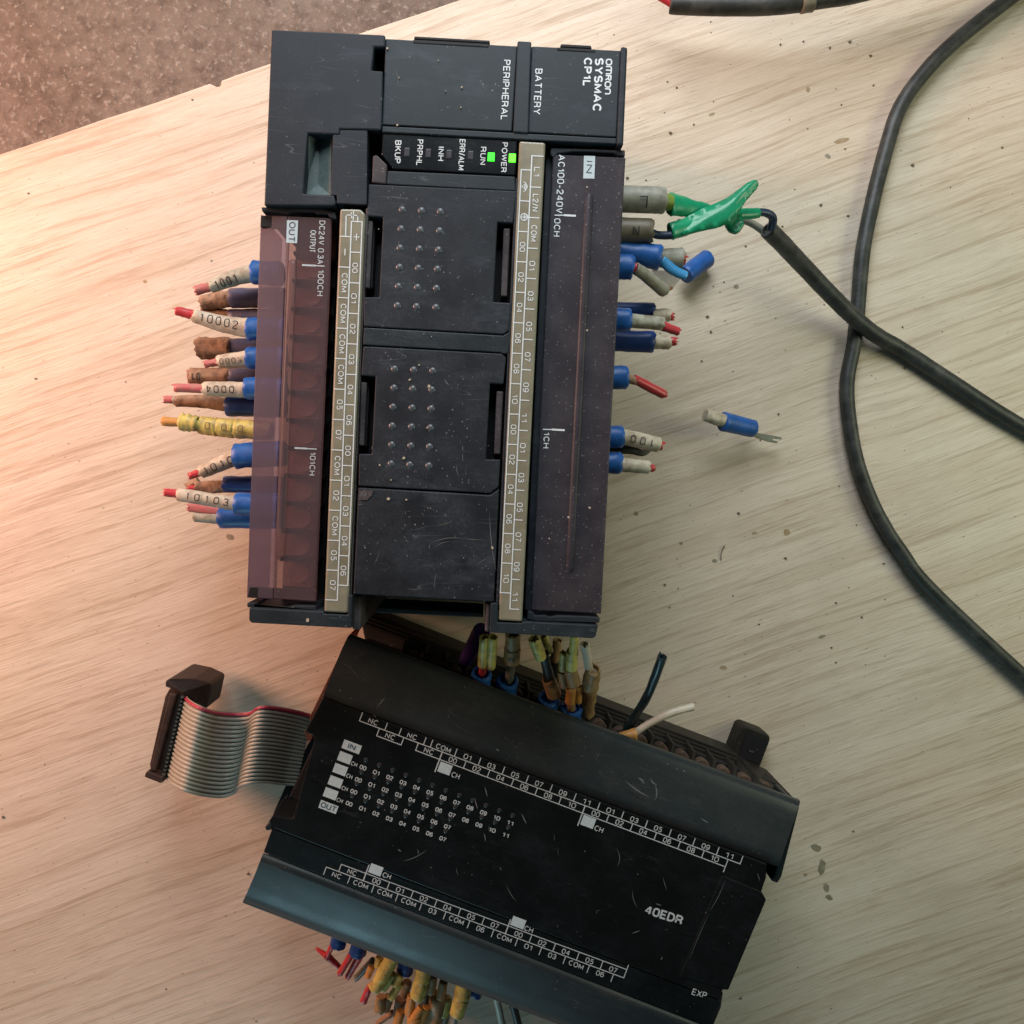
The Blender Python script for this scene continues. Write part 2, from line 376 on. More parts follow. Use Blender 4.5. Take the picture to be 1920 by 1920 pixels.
# ------------------------------------------------------------------ lettering
def arc_(cx, cy, rx, ry, a0, a1, n=10):
    return [(cx+rx*math.cos(math.radians(lerp(a0, a1, i/n))), cy+ry*math.sin(math.radians(lerp(a0, a1, i/n)))) for i in range(n+1)]
def lerp(a, b, t): return a+(b-a)*t
def pill(w, y0, y1, r=None):
    r = min(w, y1-y0)/2 if r is None else r
    return (arc_(w-r, y1-r, r, r, 0, 90, 5)+arc_(r, y1-r, r, r, 90, 180, 5)+arc_(r, y0+r, r, r, 180, 270, 5)+arc_(w-r, y0+r, r, r, 270, 360, 5))
GL = {  # plain sans-serif letter skeletons: (width, [(closed, points)...])
 '0': (.56, [(1, pill(.56, 0, 1, .27))]),
 '1': (.30, [(0, [(.02, .78), (.16, .84), (.26, 1), (.26, 0)])]),
 '2': (.54, [(0, arc_(.27, .73, .26, .27, 175, -25, 9)+[(.06, .12), (.0, 0), (.55, 0)])]),
 '3': (.54, [(0, arc_(.26, .745, .245, .255, 160, -90, 9)+[(.18, .49)]), (0, [(.26, .49)]+arc_(.27, .25, .27, .25, 80, -165, 9))]),
 '4': (.58, [(0, [(.44, 0), (.44, 1)]), (0, [(.40, .97), (.0, .27), (.58, .27)])]),
 '5': (.54, [(0, [(.50, 1), (.10, 1), (.05, .50)]+arc_(.27, .32, .265, .32, 130, -150, 10))]),
 '6': (.55, [(1, pill(.55, 0, .62, .27)), (0, [(.005, .33)]+arc_(.29, .66, .285, .34, 175, 35, 8))]),
 '7': (.52, [(0, [(.0, 1), (.52, 1), (.30, .55), (.18, 0)])]),
 '8': (.54, [(1, pill(.54, 0, .54, .26)), (1, [(x+.035, y) for x, y in pill(.47, .54, 1, .22)])]),
 '9': (.55, [(1, pill(.55, .38, 1, .27)), (0, [(.545, .67)]+arc_(.26, .34, .285, .34, -5, -145, 8))]),
 'A': (.68, [(0, [(0, 0), (.34, 1), (.68, 0)]), (0, [(.12, .33), (.56, .33)])]),
 'B': (.58, [(0, [(0, 0), (0, 1), (.34, 1)]+arc_(.34, .76, .2, .24, 90, -90, 7)+[(0, .52)]), (0, [(.34, .52)]+arc_(.34, .26, .24, .26, 90, -90, 7)+[(0, 0)])]),
 'C': (.64, [(0, arc_(.34, .5, .33, .5, 42, 318, 16))]),
 'D': (.62, [(1, [(0, 0), (0, 1), (.28, 1)]+arc_(.28, .5, .34, .5, 88, -88, 12)+[(.28, 0)])]),
 'E': (.52, [(0, [(.52, 1), (0, 1), (0, 0), (.53, 0)]), (0, [(0, .51), (.48, .51)])]),
 'H': (.60, [(0, [(0, 0), (0, 1)]), (0, [(.6, 0), (.6, 1)]), (0, [(0, .52), (.6, .52)])]),
 'I': (.02, [(0, [(.01, 0), (.01, 1)])]),
 'K': (.60, [(0, [(0, 0), (0, 1)]), (0, [(.56, 1), (.02, .38)]), (0, [(.2, .58), (.6, 0)])]),
 'L': (.46, [(0, [(0, 1), (0, 0), (.46, 0)])]),
 'M': (.74, [(0, [(0, 0), (0, 1), (.37, .12), (.74, 1), (.74, 0)])]),
 'N': (.60, [(0, [(0, 0), (0, 1), (.60, 0), (.60, 1)])]),
 'O': (.70, [(1, arc_(.35, .5, .35, .5, 0, 345, 22))]),
 'P': (.55, [(0, [(0, 0), (0, 1), (.31, 1)]+arc_(.31, .73, .24, .27, 88, -88, 8)+[(0, .46)])]),
 'R': (.60, [(0, [(0, 0), (0, 1), (.33, 1)]+arc_(.33, .74, .24, .26, 88, -88, 8)+[(0, .48)]), (0, [(.34, .48), (.52, .36), (.58, 0)])]),
 'S': (.58, [(0, arc_(.29, .745, .27, .255, 25, 250, 10)+arc_(.30, .26, .28, .26, 75, -155, 10))]),
 'T': (.58, [(0, [(0, 1), (.58, 1)]), (0, [(.29, 1), (.29, 0)])]),
 'U': (.58, [(0, [(0, 1)]+arc_(.29, .28, .29, .28, 180, 360, 12)+[(.58, 1)])]),
 'V': (.62, [(0, [(0, 1), (.31, 0), (.62, 1)])]),
 'W': (.92, [(0, [(0, 1), (.22, 0), (.46, 1), (.70, 0), (.92, 1)])]),
 'X': (.62, [(0, [(0, 1), (.62, 0)]), (0, [(0, 0), (.62, 1)])]),
 'Y': (.62, [(0, [(0, 1), (.31, .45), (.62, 1)]), (0, [(.31, .45), (.31, 0)])]),
 '/': (.30, [(0, [(0, -.08), (.30, 1.08)])]), '-': (.34, [(0, [(0, .38), (.34, .38)])]), '.': (.04, [(0, [(.02, 0), (.02, .05)])]), ' ': (.22, []),
 'o': (.80, [(1, pill(.80, 0, 1, .36))]), 'n': (.74, [(0, [(0, 0)]+arc_(.3, .7, .3, .3, 180, 90, 5)+arc_(.44, .7, .3, .3, 90, 0, 5)+[(.74, 0)])]),
 'm': (1.1, [(0, [(0, 0)]+arc_(.25, .75, .25, .25, 180, 90, 5)+arc_(.85, .75, .25, .25, 90, 0, 5)+[(1.1, 0)]), (0, [(.55, 1), (.55, 0)])]),
 'r': (.66, [(0, [(0, 0), (0, 1)]+arc_(.46, .78, .2, .22, 90, -90, 7)+[(.1, .56)]), (0, [(.36, .56), (.66, 0)])]),
}
def strip_(pts, closed, w):
    P = []
    m = len(pts)
    for i in range(m if closed else m-1):
        a, b = pts[i], pts[(i+1) % m]; L = math.hypot(b[0]-a[0], b[1]-a[1]); k = max(1, int(L/max(w*1.6, 1e-6)))
        if L < 1e-5: continue
        for j in range(k): P.append((lerp(a[0], b[0], j/k), lerp(a[1], b[1], j/k)))
    if not closed: P.append(pts[-1])
    m = len(P); vs = []
    for i in range(m):
        a = P[(i-1) % m] if (closed or i) else P[0]; c = P[(i+1) % m] if (closed or i < m-1) else P[-1]; b = P[i]
        d1 = (b[0]-a[0], b[1]-a[1]); d2 = (c[0]-b[0], c[1]-b[1])
        l1 = math.hypot(*d1); l2 = math.hypot(*d2)
        if l1 < 1e-7: d1, l1 = d2, l2
        if l2 < 1e-7: d2, l2 = d1, l1
        n1 = (-d1[1]/l1, d1[0]/l1); n2 = (-d2[1]/l2, d2[0]/l2)
        nx, ny = n1[0]+n2[0], n1[1]+n2[1]; q = nx*nx+ny*ny
        k = min(2/q if q > 1e-3 else 1.1, 1.1)
        nx, ny = nx*k*w/2, ny*k*w/2
        vs += [(b[0]+nx, b[1]+ny), (b[0]-nx, b[1]-ny)]
    fs = [[2*i, 2*i+1, 2*((i+1) % m)+1, 2*((i+1) % m)] for i in range(m if closed else m-1)]
    return vs, fs
def glyphs(txt, length, height, wt):
    """vertices (x, y, layer) centred on 0 in the units of length/height, stroke width wt"""
    gap = .27; W_ = sum(GL[c][0] for c in txt)+gap*(len(txt)-1)
    sx = (length-wt)/max(W_, .05) if length else (height-wt); sy = height-wt
    if len(txt) == 1 and txt in '1I-.': sx = sy*0.9
    tot = W_*sx
    vs, fs, x, lay = [], [], 0.0, 0
    for c in txt:
        for cl, pts in GL[c][1]:
            v, f = strip_([((x+p[0])*sx-tot/2, (p[1]-.5)*sy) for p in pts], bool(cl), wt)
            n = len(vs); vs += [(a, b, lay % 4) for a, b in v]; fs += [[i+n for i in q] for q in f]; lay += 1
        x += GL[c][0]+gap
    return vs, fs
def text(mb, txt, cx, cy, length, height, ang, z, bold=False):
    vs, fs = glyphs(txt, length, height, max(1.3, height*(0.20 if bold else 0.145)))
    a = math.radians(ang); c, s = math.cos(a), math.sin(a)
    mb.add([pt(cx+x*c+y*s, cy+x*s-y*c, z+0.004*l) for x, y, l in vs], fs)
def line(mb, x0, y0, x1, y1, wpx, z):
    dx, dy = x1-x0, y1-y0; L = math.hypot(dx, dy); nx, ny = -dy/L*wpx/2, dx/L*wpx/2
    ex, ey = dx/L*wpx/2, dy/L*wpx/2
    mb.add([pt(x0+nx-ex, y0+ny-ey, z), pt(x1+nx+ex, y1+ny+ey, z), pt(x1-nx+ex, y1-ny+ey, z), pt(x0-nx-ex, y0-ny-ey, z)], [[3, 2, 1, 0]])
def flat(mb, pix, z):
    mb.add([pt(x, y, z) for x, y in pix], [list(range(len(pix)))[::-1]])
def lerp(a, b, t): return a+(b-a)*t

# ================================================================== SETTING
floor = MB().add([(-1500, -1500, -48), (1500, -1500, -48), (1500, 1500, -48), (-1500, 1500, -48)], [[0, 1, 2, 3]])
tag(floor.build('ground', 'concrete'), kind='structure')

e0 = pt(240, 208.5, 0); e1 = pt(860, 0, 0); ed = (e1-e0).normalized(); en = Vector((ed.y, -ed.x, 0))
board = MB()
edge = []
for i in range(121):
    s = -500+i*10.0
    p = e0+ed*s
    p = p+en*(0.25*noise.noise(Vector((s*0.05, 0, 0)))+0.12*noise.noise(Vector((s*0.4, 3, 0))))
    edge.append((p.x, p.y))
chip_p = pt(407, 156, 0)
ch = (chip_p-e0).dot(ed)
edge2 = []
for i, p in enumerate(edge):
    s = -500+i*10.0
    edge2.append(p)
    if s < ch < s+10:
        for ds, dn in ((-2.2, 0.1), (-0.6, 1.6), (0.6, 1.9), (1.8, 0.2)):
            q = e0+ed*(ch+ds)+en*dn; edge2.append((q.x, q.y))
far = [e0+ed*700+en*700, e0-ed*500+en*700]
board.prism(edge2+[(p.x, p.y) for p in far], -18, 0)
bo = board.build('wooden_board', 'wood', None, 0.4)
tag(bo, 'pale wood-grained board that both controller modules lie on', 'board')

# crumbs lying on the board
cr = MB()
for i in range(200):
    px, py = random.uniform(0, 1920), random.uniform(0, 1920)
    if random.random() < 0.6: px, py = random.uniform(1130, 1700), random.uniform(60, 1250)
    p = pt(px, py, 0)
    if (p-e0).dot(en) < 2: continue
    r = random.choice([0.18, 0.25, 0.3, 0.45, 0.6])*random.uniform(0.6, 1.1); k = random.randint(4, 6); a0 = random.random()*6
    poly = [(p.x+r*random.uniform(.6, 1.2)*math.cos(a0+6.283*j/k), p.y+r*random.uniform(.5, 1)*math.sin(a0+6.283*j/k)) for j in range(k)]
    cr.prism(poly, 0.0, r*0.7)
tag(cr.build('wood_crumbs', 'debris'), 'tiny dark crumbs and splinters scattered over the pale board', 'debris', kind='stuff')

hair = MB().tube([pt(1352, 1051, .3), pt(1352, 1038, .5), pt(1354, 1030, .6), pt(1359, 1023, .4)], 0.16, 6, hollow=(False, False))
tag(hair.build('wire_clipping', 'rust'), 'thin curved rusty wire clipping lying on the board below the fork terminal', 'clipping')
# smudges and stains on the board
M['stain'] = simple('dark_smudge', (0.20, 0.175, 0.12), 0.6, 0.6, (0.38, 0.32, 0.23), 500)
M['stain2'] = simple('brown_stain', (0.30, 0.21, 0.11), 0.6, 0.6, (0.45, 0.36, 0.25), 400)
for k, (x, y, rx, ry, an, mt) in enumerate(((1531, 1590, 11, 6, 20, 'stain'), (1541, 1626, 7, 15, 5, 'stain'), (1549, 1664, 5, 9, -20, 'stain'), (1554, 1683, 7, 5, 30, 'stain'), (1578, 264, 13, 5, -15, 'stain2'), (1552, 293, 6, 4, 30, 'stain'),
        (1475, 998, 7, 6, 0, 'stain2'), (1192, 963, 5, 4, 30, 'stain'), (1356, 1252, 7, 4, 0, 'stain2'), (1380, 538, 5, 4, 0, 'stain'), (272, 528, 4, 3, 0, 'stain2'), (1510, 1640, 4, 3, 0, 'stain2'), (1340, 1052, 5, 4, 0, 'stain'), (1415, 1000, 6, 3, 0, 'stain2'), (1277, 1019, 4, 3, 0, 'stain'), (1541, 1194, 7, 3, -20, 'stain'), (432, 1007, 7, 6, 20, 'stain'), (1335, 214, 6, 3, -20, 'stain2'), (1515, 168, 4, 5, 0, 'stain2'))):
    n = 14; ring_ = []
    for j in range(n):
        a = 6.2832*j/n; q = 1+0.35*noise.noise(Vector((math.cos(a)*1.5+k*5, math.sin(a)*1.5, k)))
        X, Y = rx*q*math.cos(a), ry*q*math.sin(a); c, s_ = math.cos(math.radians(an)), math.sin(math.radians(an))
        ring_.append(pt(x+X*c-Y*s_, y+X*s_+Y*c, 0.03))
    MB().add(ring_, [list(range(n))[::-1]]).build('stain', mt, bo)

# ================================================================== MAIN CONTROLLER (85 mm deep)
ZT = 85.0
A1 = 2.757
r1 = thing('controller', pt(820, 640, 0), 'large black programmable controller with two lit green lamps, smoky terminal covers', 'controller', -math.radians(A1))
# body core: stops short in the middle of the lower end (connector recess)
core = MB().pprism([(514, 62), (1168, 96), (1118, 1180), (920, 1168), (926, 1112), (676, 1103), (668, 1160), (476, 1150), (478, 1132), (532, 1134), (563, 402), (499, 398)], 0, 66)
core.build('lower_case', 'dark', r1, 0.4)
# left wall block under the covers
part_box('case_block', [(509, 55), (722, 65), (722, 88), (701, 88), (697, 132), (718, 133), (714, 246), (712, 300), (695, 303), (692, 388), (688, 392), (640, 388), (628, 384), (495, 385)][:6]
         + [(716, 232), (714, 244), (690, 243), (637, 242), (636, 252), (577, 250), (568, 363), (626, 366), (630, 382), (626, 386), (495, 385)], 40, ZT, 'case', r1, 0.45,
         label='flat charcoal corner block of the case')
part_box('latch_plate', [(637.5, 243.5), (689, 244.5), (688, 384), (631, 381.5), (631.5, 366.5), (619.5, 366), (624, 252.5), (637, 252.5)], 60, ZT-0.15, 'case', r1, 0.2)
sp = MB()
a_, b_2, c_, d_ = (577, 251), (624, 252.5), (619.5, 366), (569, 363)
sp.add([pt(577, 251, ZT-0.6), pt(599, 260, ZT-4.2), pt(622, 260, ZT-2.6), pt(623.5, 252.5, ZT-0.9), pt(620, 366, ZT-2.2), pt(597, 346, ZT-4.2), pt(569, 364, ZT-3.5)],
       [[3, 2, 1, 0], [2, 4, 5, 1], [1, 5, 6, 0], [4, 6, 5]])
sp.build('latch_pocket', 'pad', r1)
MB().pprism([(569, 250), (625, 252), (620, 367), (566, 364)], 60, ZT-8).build('pocket_floor', 'dark', r1)
part_box('pocket_floor', [(697, 88), (724, 88), (722, 134), (694, 134)], 60, ZT-9, 'dark', r1, 0)

part_box('peripheral_cover', [(723, 72), (970, 86), (960, 246.5), (716.5, 234)], 62, ZT-0.5, 'case_top', r1, 0.3)
part_box('cover_catch', [(777, 67.5), (918, 75.5), (919, 81), (776, 73)], 60, ZT-0.6, 'dark', r1, 0.2)
part_box('cover_catch', [(775, 74), (917, 82), (916.5, 88.5), (774, 80.5)], ZT-1, ZT-0.35, 'dark', r1, 0.15)
part_box('case_rib', [(970.5, 76), (996.5, 77.5), (991, 250), (962, 248)], 55, ZT, 'case_top', r1, 0.35)
part_box('battery_cover', [(997.2, 86), (1164, 94.5), (1156, 257.5), (990.5, 248.5)], 62, ZT-0.5, 'case_top', r1, 0.3)
part_box('cover_catch', [(1052, 82), (1108, 85), (1110, 91), (1050, 88)], 60, ZT-0.6, 'dark', r1, 0.2)
part_box('cover_catch', [(1044, 88.5), (1116, 92.3), (1115.5, 98), (1043.5, 94)], ZT-1, ZT-0.35, 'dark', r1, 0.15)
part_box('case_rim', [(1164.8, 86), (1177, 88), (1169, 273), (1156.5, 271)], 40, ZT+0.1, 'case', r1, 0.5)
part_box('case_rib', [(716.5, 236), (961, 248.5), (991, 250.5), (1156, 259), (1156, 270), (1024, 264), (716, 247.5)], 55, ZT-0.35, 'case_top', r1, 0.25)
# indicator window
part_box('indicator_window', [(717, 249.5), (970, 262.5), (966, 329), (736, 317), (715, 289)], 60, ZT-0.9, 'gloss', r1, 0.3)
part_box('guide_wedge', [(699, 292), (706, 290), (726, 309), (724, 345), (697, 342)], 60, ZT-0.3, 'worn', r1, 0.3)
part_box('case_rib', [(727, 320), (966, 331), (966, 358), (724, 345.5)], 60, ZT-0.5, 'case_top', r1, 0.25)
for cx, cy, mt in ((960.6, 296, 'led2'), (921, 294, 'led')):
    part_box('indicator_lamp', rectpx(cx, cy, 13, 16.5, 2.8), ZT-1.2, ZT-0.75, mt, r1, 0.12, label='lit green indicator lamp')
for cx, cy in ((882.5, 291), (842, 289), (803, 287), (763, 285)):
    part_box('indicator_lamp', rectpx(cx, cy, 10.5, 16, 2.8), ZT-1.2, ZT-0.78, 'led_off', r1, 0.12)

# option board covers with side slots
opt1 = [(691, 345), (968, 358), (962, 418), (933, 417), (925, 566), (958, 568), (954, 620), (943, 627), (682, 612), (681, 557), (711, 557), (718, 407), (688, 405)]
opt2 = [(681, 649), (940, 663), (949, 670), (944, 720), (919, 719), (911, 861), (938, 862), (935, 913), (920, 925), (672, 911), (673, 851), (697, 851), (704, 706), (677, 704)]
frame = MB()
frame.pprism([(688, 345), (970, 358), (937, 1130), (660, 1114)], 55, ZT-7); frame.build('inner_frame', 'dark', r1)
o1 = part_box('option_cover', opt1, 70, ZT-0.45, 'option', r1, 0.3)
o2 = part_box('option_cover', opt2, 70, ZT-0.45, 'option', r1, 0.3)
bme = None
def bumpmesh():
    mb = MB(); n = 12; vs = [(0, 0, 0.34)]; fs = []
    for j, (r, z) in enumerate(((0.42, 0.28), (0.75, 0.13), (0.9, 0.0))):
        for k in range(n): vs.append((r*math.cos(6.2832*k/n), r*math.sin(6.2832*k/n), z))
    for k in range(n): fs.append([0, 1+k, 1+(k+1) % n])
    for j in range(2):
        for k in range(n): fs.append([1+j*n+k, 1+(j+1)*n+k, 1+(j+1)*n+(k+1) % n, 1+j*n+(k+1) % n])
    me = bpy.data.meshes.new('raised_dot')
    me.from_pydata([tuple(Vector(v)*MM) for v in vs], [], fs); me.polygons.foreach_set('use_smooth', [True]*len(fs))
    me.materials.append(M['bumpm']); me.update(); return me
BM_ = bumpmesh()
def dots(par, x0, y0, x1, y1, x2, y2, xr):
    for i in range(6):
        for j in range(3):
            t = i/5.0
            px = lerp(x0, x1, t)+j*xr+random.uniform(-.4, .4); py = lerp(y0, y1, t)+j*1.8
            o = bpy.data.objects.new('raised_dot', BM_); COL.objects.link(o); o.parent = par
            o.location = (rootmat(par).inverted() @ pt(px, py, ZT-0.46))*MM
dots(o1, 754, 393, 745, 573, 0, 0, 36)
dots(o2, 740, 692, 733, 870, 0, 0, 35.5)
for pix in ([(690, 413), (699, 414), (693, 541), (683, 540)], [(944, 428), (957, 428), (951, 556), (939, 555)],
            [(677, 716), (688, 717), (682, 836), (673, 835)], [(931, 733), (944, 734), (938, 852), (926, 851)]):
    sl = part_box('snap_tab', pix, 60, ZT-1.3, 'worn', r1, 0.3)
MB().pprism([(699, 414), (704, 416), (698, 541), (693, 541)], 60, ZT-3).build('snap_tab', 'dark', r1, 0.2)
MB().pprism([(688, 717), (693, 718), (687, 838), (682, 837)], 60, ZT-3).build('snap_tab', 'dark', r1, 0.2)
part_box('case_rib', [(682, 614), (943, 629), (956, 622), (953, 662), (946, 664), (938, 661), (680.5, 646.5)], 60, ZT-0.5, 'case_top', r1, 0.25)
part_box('lower_plate', [(671.5, 914), (919, 928), (936, 916), (926, 1129), (662, 1114)], 60, ZT-0.5, 'option', r1, 0.35, label='plain scratched lower front plate')
part_box('number_tab', [(674, 920), (700, 920), (697, 930), (688, 938), (673, 938)], ZT-1, ZT-0.3, 'worn', r1, 0.1)

# label strips
part_box('label_strip', [(974, 264), (1023, 267), (979, 1166), (934.5, 1163.5)], 60, ZT-0.3, 'strip', r1, 0.5, label='yellowed input label strip')
part_box('label_strip', [(637.5, 391), (676, 392), (685, 401), (652.5, 1150), (607.5, 1147.5)], 60, ZT-0.3, 'strip', r1, 0.5, label='yellowed output label strip')
part_box('case_rib', [(686, 390), (691, 390), (676, 700), (659, 1114), (654.5, 1150)], 55, ZT-0.7, 'worn', r1, 0.2)
part_box('case_rib', [(967, 334), (973, 334), (957, 662), (935, 1130), (930, 1130)], 55, ZT-0.6, 'case', r1, 0.2)

# lower end: two arms and a cross bar
part_box('end_arm', [(467, 1140), (607, 1147), (607, 1151), (652, 1153), (653, 1116), (661, 1116), (659, 1178), (471, 1168), (466.5, 1162)], 0, ZT-0.2, 'case_top', r1, 0.7)
part_box('end_arm', [(926, 1131), (934, 1131), (933, 1167), (979, 1169), (980, 1166), (1122, 1173), (1117, 1193), (1112, 1197), (918, 1186), (920, 1131)], 0, ZT-0.2, 'case_top', r1, 0.7)
part_box('arm_lining', [(662, 1118), (675, 1118), (677, 1150), (676, 1181), (660, 1180)], 30, ZT-3.5, 'worn', r1, 0.4)
part_box('arm_lining', [(912, 1131), (920, 1131), (917, 1186), (909, 1184)], 30, ZT-1.5, 'worn', r1, 0.4)
part_box('cross_bar', [(706, 1139), (906, 1149), (906, 1158), (704, 1149)], 60, 76, 'case_top', r1, 0.3)
part_box('recess_wall', [(676, 1100), (926, 1112), (926, 1116), (676, 1104)], 0, 74, 'dark', r1, 0)

# terminals below the output cover (left) and input cover (right)
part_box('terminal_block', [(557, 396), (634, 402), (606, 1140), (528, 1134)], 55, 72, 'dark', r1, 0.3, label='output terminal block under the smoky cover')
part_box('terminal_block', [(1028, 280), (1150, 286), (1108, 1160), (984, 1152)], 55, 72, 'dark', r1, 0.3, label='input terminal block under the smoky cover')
for k in range(12):
    t = k/11.0
    x0, y0 = lerp(556, 530, t), lerp(470, 1040+4, t)
    part_box('terminal_partition', [(x0-6, y0), (x0+62, y0+3), (x0+62, y0+11), (x0-6, y0+8)], 70, 80.8, 'dark', r1, 0.2)
for k in range(12):
    t = (k+0.5)/11.0
    x0, y0 = lerp(587, 560, t), lerp(474, 1048, t)
    c = pt(x0, y0, 77)
    s = MB(); s.tube([c-Vector((0, 0, 3)), c], 2.7, 16, hollow=(False, False), ref=Vector((1, 0, 0))); so = s.build('terminal_screw', 'screw_warm', r1)
    pl = part_box('terminal_plate', rectpx(x0-2, y0, 54, 52, 2.7), 70, 76, 'screw_warm', r1, 0.2)
for k in range(14):
    t = k/13.0
    x0, y0 = lerp(1052, 1014, t), lerp(345, 1100, t)
    part_box('terminal_plate', rectpx(x0+19, y0+26, 50, 44, 2.7), 70, 76, 'plate_dim', r1, 0.2)
    part_box('terminal_partition', [(x0-4, y0), (x0+48, y0+3), (x0+48, y0+9), (x0-4, y0+6)], 70, 80.5, 'dark', r1, 0.2)
# smoky covers
def cover(pix, mat, label, ridge, rw, outer, slope=None):
    c = part_box('terminal_cover', pix, ZT-3.2, ZT-2.0, mat, r1, 0.35, label=label)
    if slope: part_box('cover_slope', slope[0], ZT-5.5, slope[1], 'cover_slope', c, 0.2)
    (x0, y0, x1, y1) = ridge
    p0, p1 = pt(x0, y0, ZT-2.2), pt(x1, y1, ZT-2.2)
    d = (p1-p0).normalized()
    path = [p0, p0+d*0.6, p0+d*1.5]+[p0.lerp(p1, t/8) for t in range(1, 8)]+[p1-d*1.5, p1-d*0.6, p1]
    rad = [rw*0.3, rw*0.75, rw]+[rw]*7+[rw, rw*0.75, rw*0.3]
    MB().tube(path, rad, 16, squash=0.8, hollow=(False, False)).build('grip_ridge', mat, c)
    MB().pprism(outer, 60, ZT-5.6 if slope else ZT-2.6).build('cover_edge', mat, c, 0.2)
    return c
c1 = cover([(539, 405), (612, 408), (621, 410), (620, 462), (618, 530), (592, 1128), (512, 1123)], 'cover_out', 'smoky output terminal cover tinted brown for warm light', (549, 486, 525, 1050), 1.25,
           [(489, 403), (492, 403), (466, 1121), (463, 1121)], ([(489, 403), (538.5, 405), (511.5, 1123), (462.5, 1121)], [ZT-4.4, ZT-2.05, ZT-2.05, ZT-4.4]))
c2 = cover([(1037, 289), (1173, 295), (1127, 1151), (997, 1144)], 'cover_in', 'dusty violet-grey input terminal cover', (1105, 362, 1068, 1074), 1.15,
           [(1170, 295), (1173, 295), (1127, 1151), (1124, 1151)])
part_box('cover_band', [(489, 404), (620, 411), (619, 432), (488, 425)], ZT-5, ZT-3.4, 'dark', r1, 0.1)
part_box('cover_band', [(468, 1101), (594, 1108), (593, 1127), (464, 1120)], ZT-5, ZT-3.4, 'dark', r1, 0.1)
part_box('cover_shelf', [(1024, 290), (1037, 290), (997, 1144), (984, 1144)], ZT-8, ZT-4.5, 'case', r1, 0.2)
# hinge brackets at the ends of the covers
part_box('hinge_bracket', [(490, 388), (604, 392), (628, 397), (631, 411), (619, 408), (615, 402), (593, 401), (592, 398), (552, 397), (538, 401), (512, 397), (491, 396)], 60, ZT-1.8, 'case', r1, 0.25)
part_box('hinge_bracket', [(463, 1130), (478, 1132), (478, 1137), (540, 1139), (552, 1135), (592, 1136), (594, 1145), (463, 1139)], 60, ZT-1.8, 'case', r1, 0.25)
part_box('hinge_bracket', [(1033, 277), (1172, 281), (1172, 293), (1160, 291), (1152, 287), (1094, 284), (1074, 284), (1045, 288), (1037, 296), (1032, 288)], 60, ZT-1.8, 'case', r1, 0.25)
part_box('hinge_bracket', [(990, 1147), (998, 1147), (1003, 1154), (1023, 1154), (1032, 1157), (1045, 1154), (1104, 1156), (1125, 1158), (1124, 1168), (1005, 1165), (988, 1161)], 60, ZT-1.8, 'case', r1, 0.25)
part_box('cover_clip', [(1025, 657), (1038, 658), (1038, 668), (1031, 669), (1024, 667)], ZT-4, ZT-2.2, 'dark', r1, 0.1)
part_box('cover_clip', [(590, 690), (606, 691), (605, 706), (589, 705)], ZT-4, ZT-2.3, 'cover_out', r1, 0.15)

# printing on the controller
z = ZT-0.44
pr = MB(); A = 90+A1
text(pr, 'PERIPHERAL', 948, 168.6, 113, 13, A+.1, z)
text(pr, 'BATTERY', 1008.5, 171.6, 86, 13.5, A, z)
text(pr, 'omron'.replace('r', 'r'), 1140.5, 143.6, 67, 12.5, A, z, True)
text(pr, 'SYSMAC', 1121.5, 159, 101, 16.5, A, z, True)
text(pr, 'CP1L', 1101.5, 135, 54, 15.5, A, z, True)
for s, x, y, l, h in (('POWER', 945.5, 295, 56, 10.5), ('RUN', 905.8, 292, 33.5, 10.5), ('ERR/ALM', 866, 290, 58, 11), ('INH', 826.9, 288.3, 26.5, 11), ('PRPHL', 786.9, 286, 49, 11), ('BKUP', 746, 284.6, 43, 11.5)):
    text(pr, s, x, y, l, h, A, ZT-0.82)
pr.build('printed_lettering', 'white', r1)
# rows of terminal numbers
sl = MB(); zs = ZT-0.22
def xat(y, ya, xa, yb, xb): return xa+(y-ya)*(xb-xa)/(yb-ya)
Ro = lambda y: xat(y, 300, 1018, 1112, 974); Rm = lambda y: xat(y, 300, 997, 1112, 957.5); Ri = lambda y: xat(y, 319, 977.3, 1112, 938)
lab_o = ['L1', 'L2/N', 'COM', '01', '03', '05', '07', '09', '11', '01', '03', '05', '07', '09', '11']
lab_i = ['', '', '00', '02', '04', '06', '08', '10', '00', '02', '04', '06', '08', '10']
Yo = [292, 350.4, 407.7, 465, 521.7, 578.9, 635.9, 693, 750, 806.6, 863, 918.8, 974.4, 1030.2, 1086, 1141.7]
Yi = [319, 377.3, 434.7, 491.4, 548.6, 605.8, 663, 720, 777, 833.8, 890, 945.5, 1001, 1056.5, 1112]
Ll = {1: 15, 2: 17, 3: 31, 4: 33}
line(sl, Rm(292), 292, Rm(1141.7), 1141.7, 2.2, zs)
line(sl, Ri(319), 319, Ri(1112), 1112, 1.9, zs)
for k, y in enumerate(Yo): line(sl, Rm(y), y, Ro(y)-(0 if k in (0, 15) else 2), y+1, 2.0, zs+.005)
for k, y in enumerate(Yi): line(sl, Ri(y), y-1, Rm(y), y, 2.0, zs+.005)
for k, s in enumerate(lab_o):
    y = (Yo[k]+Yo[k+1])/2+(4 if k > 2 else 0); n = len(s); ln = {2: 18, 3: 31, 4: 33}[n]
    text(sl, s, (Rm(y)+Ro(y))/2+0.5, y+1, ln, 11, A, zs)
for k, s in enumerate(lab_i):
    if s: y = (Yi[k]+Yi[k+1])/2; text(sl, s, (Ri(y)+Rm(y))/2, y, 18.5, 10.5, A, zs)
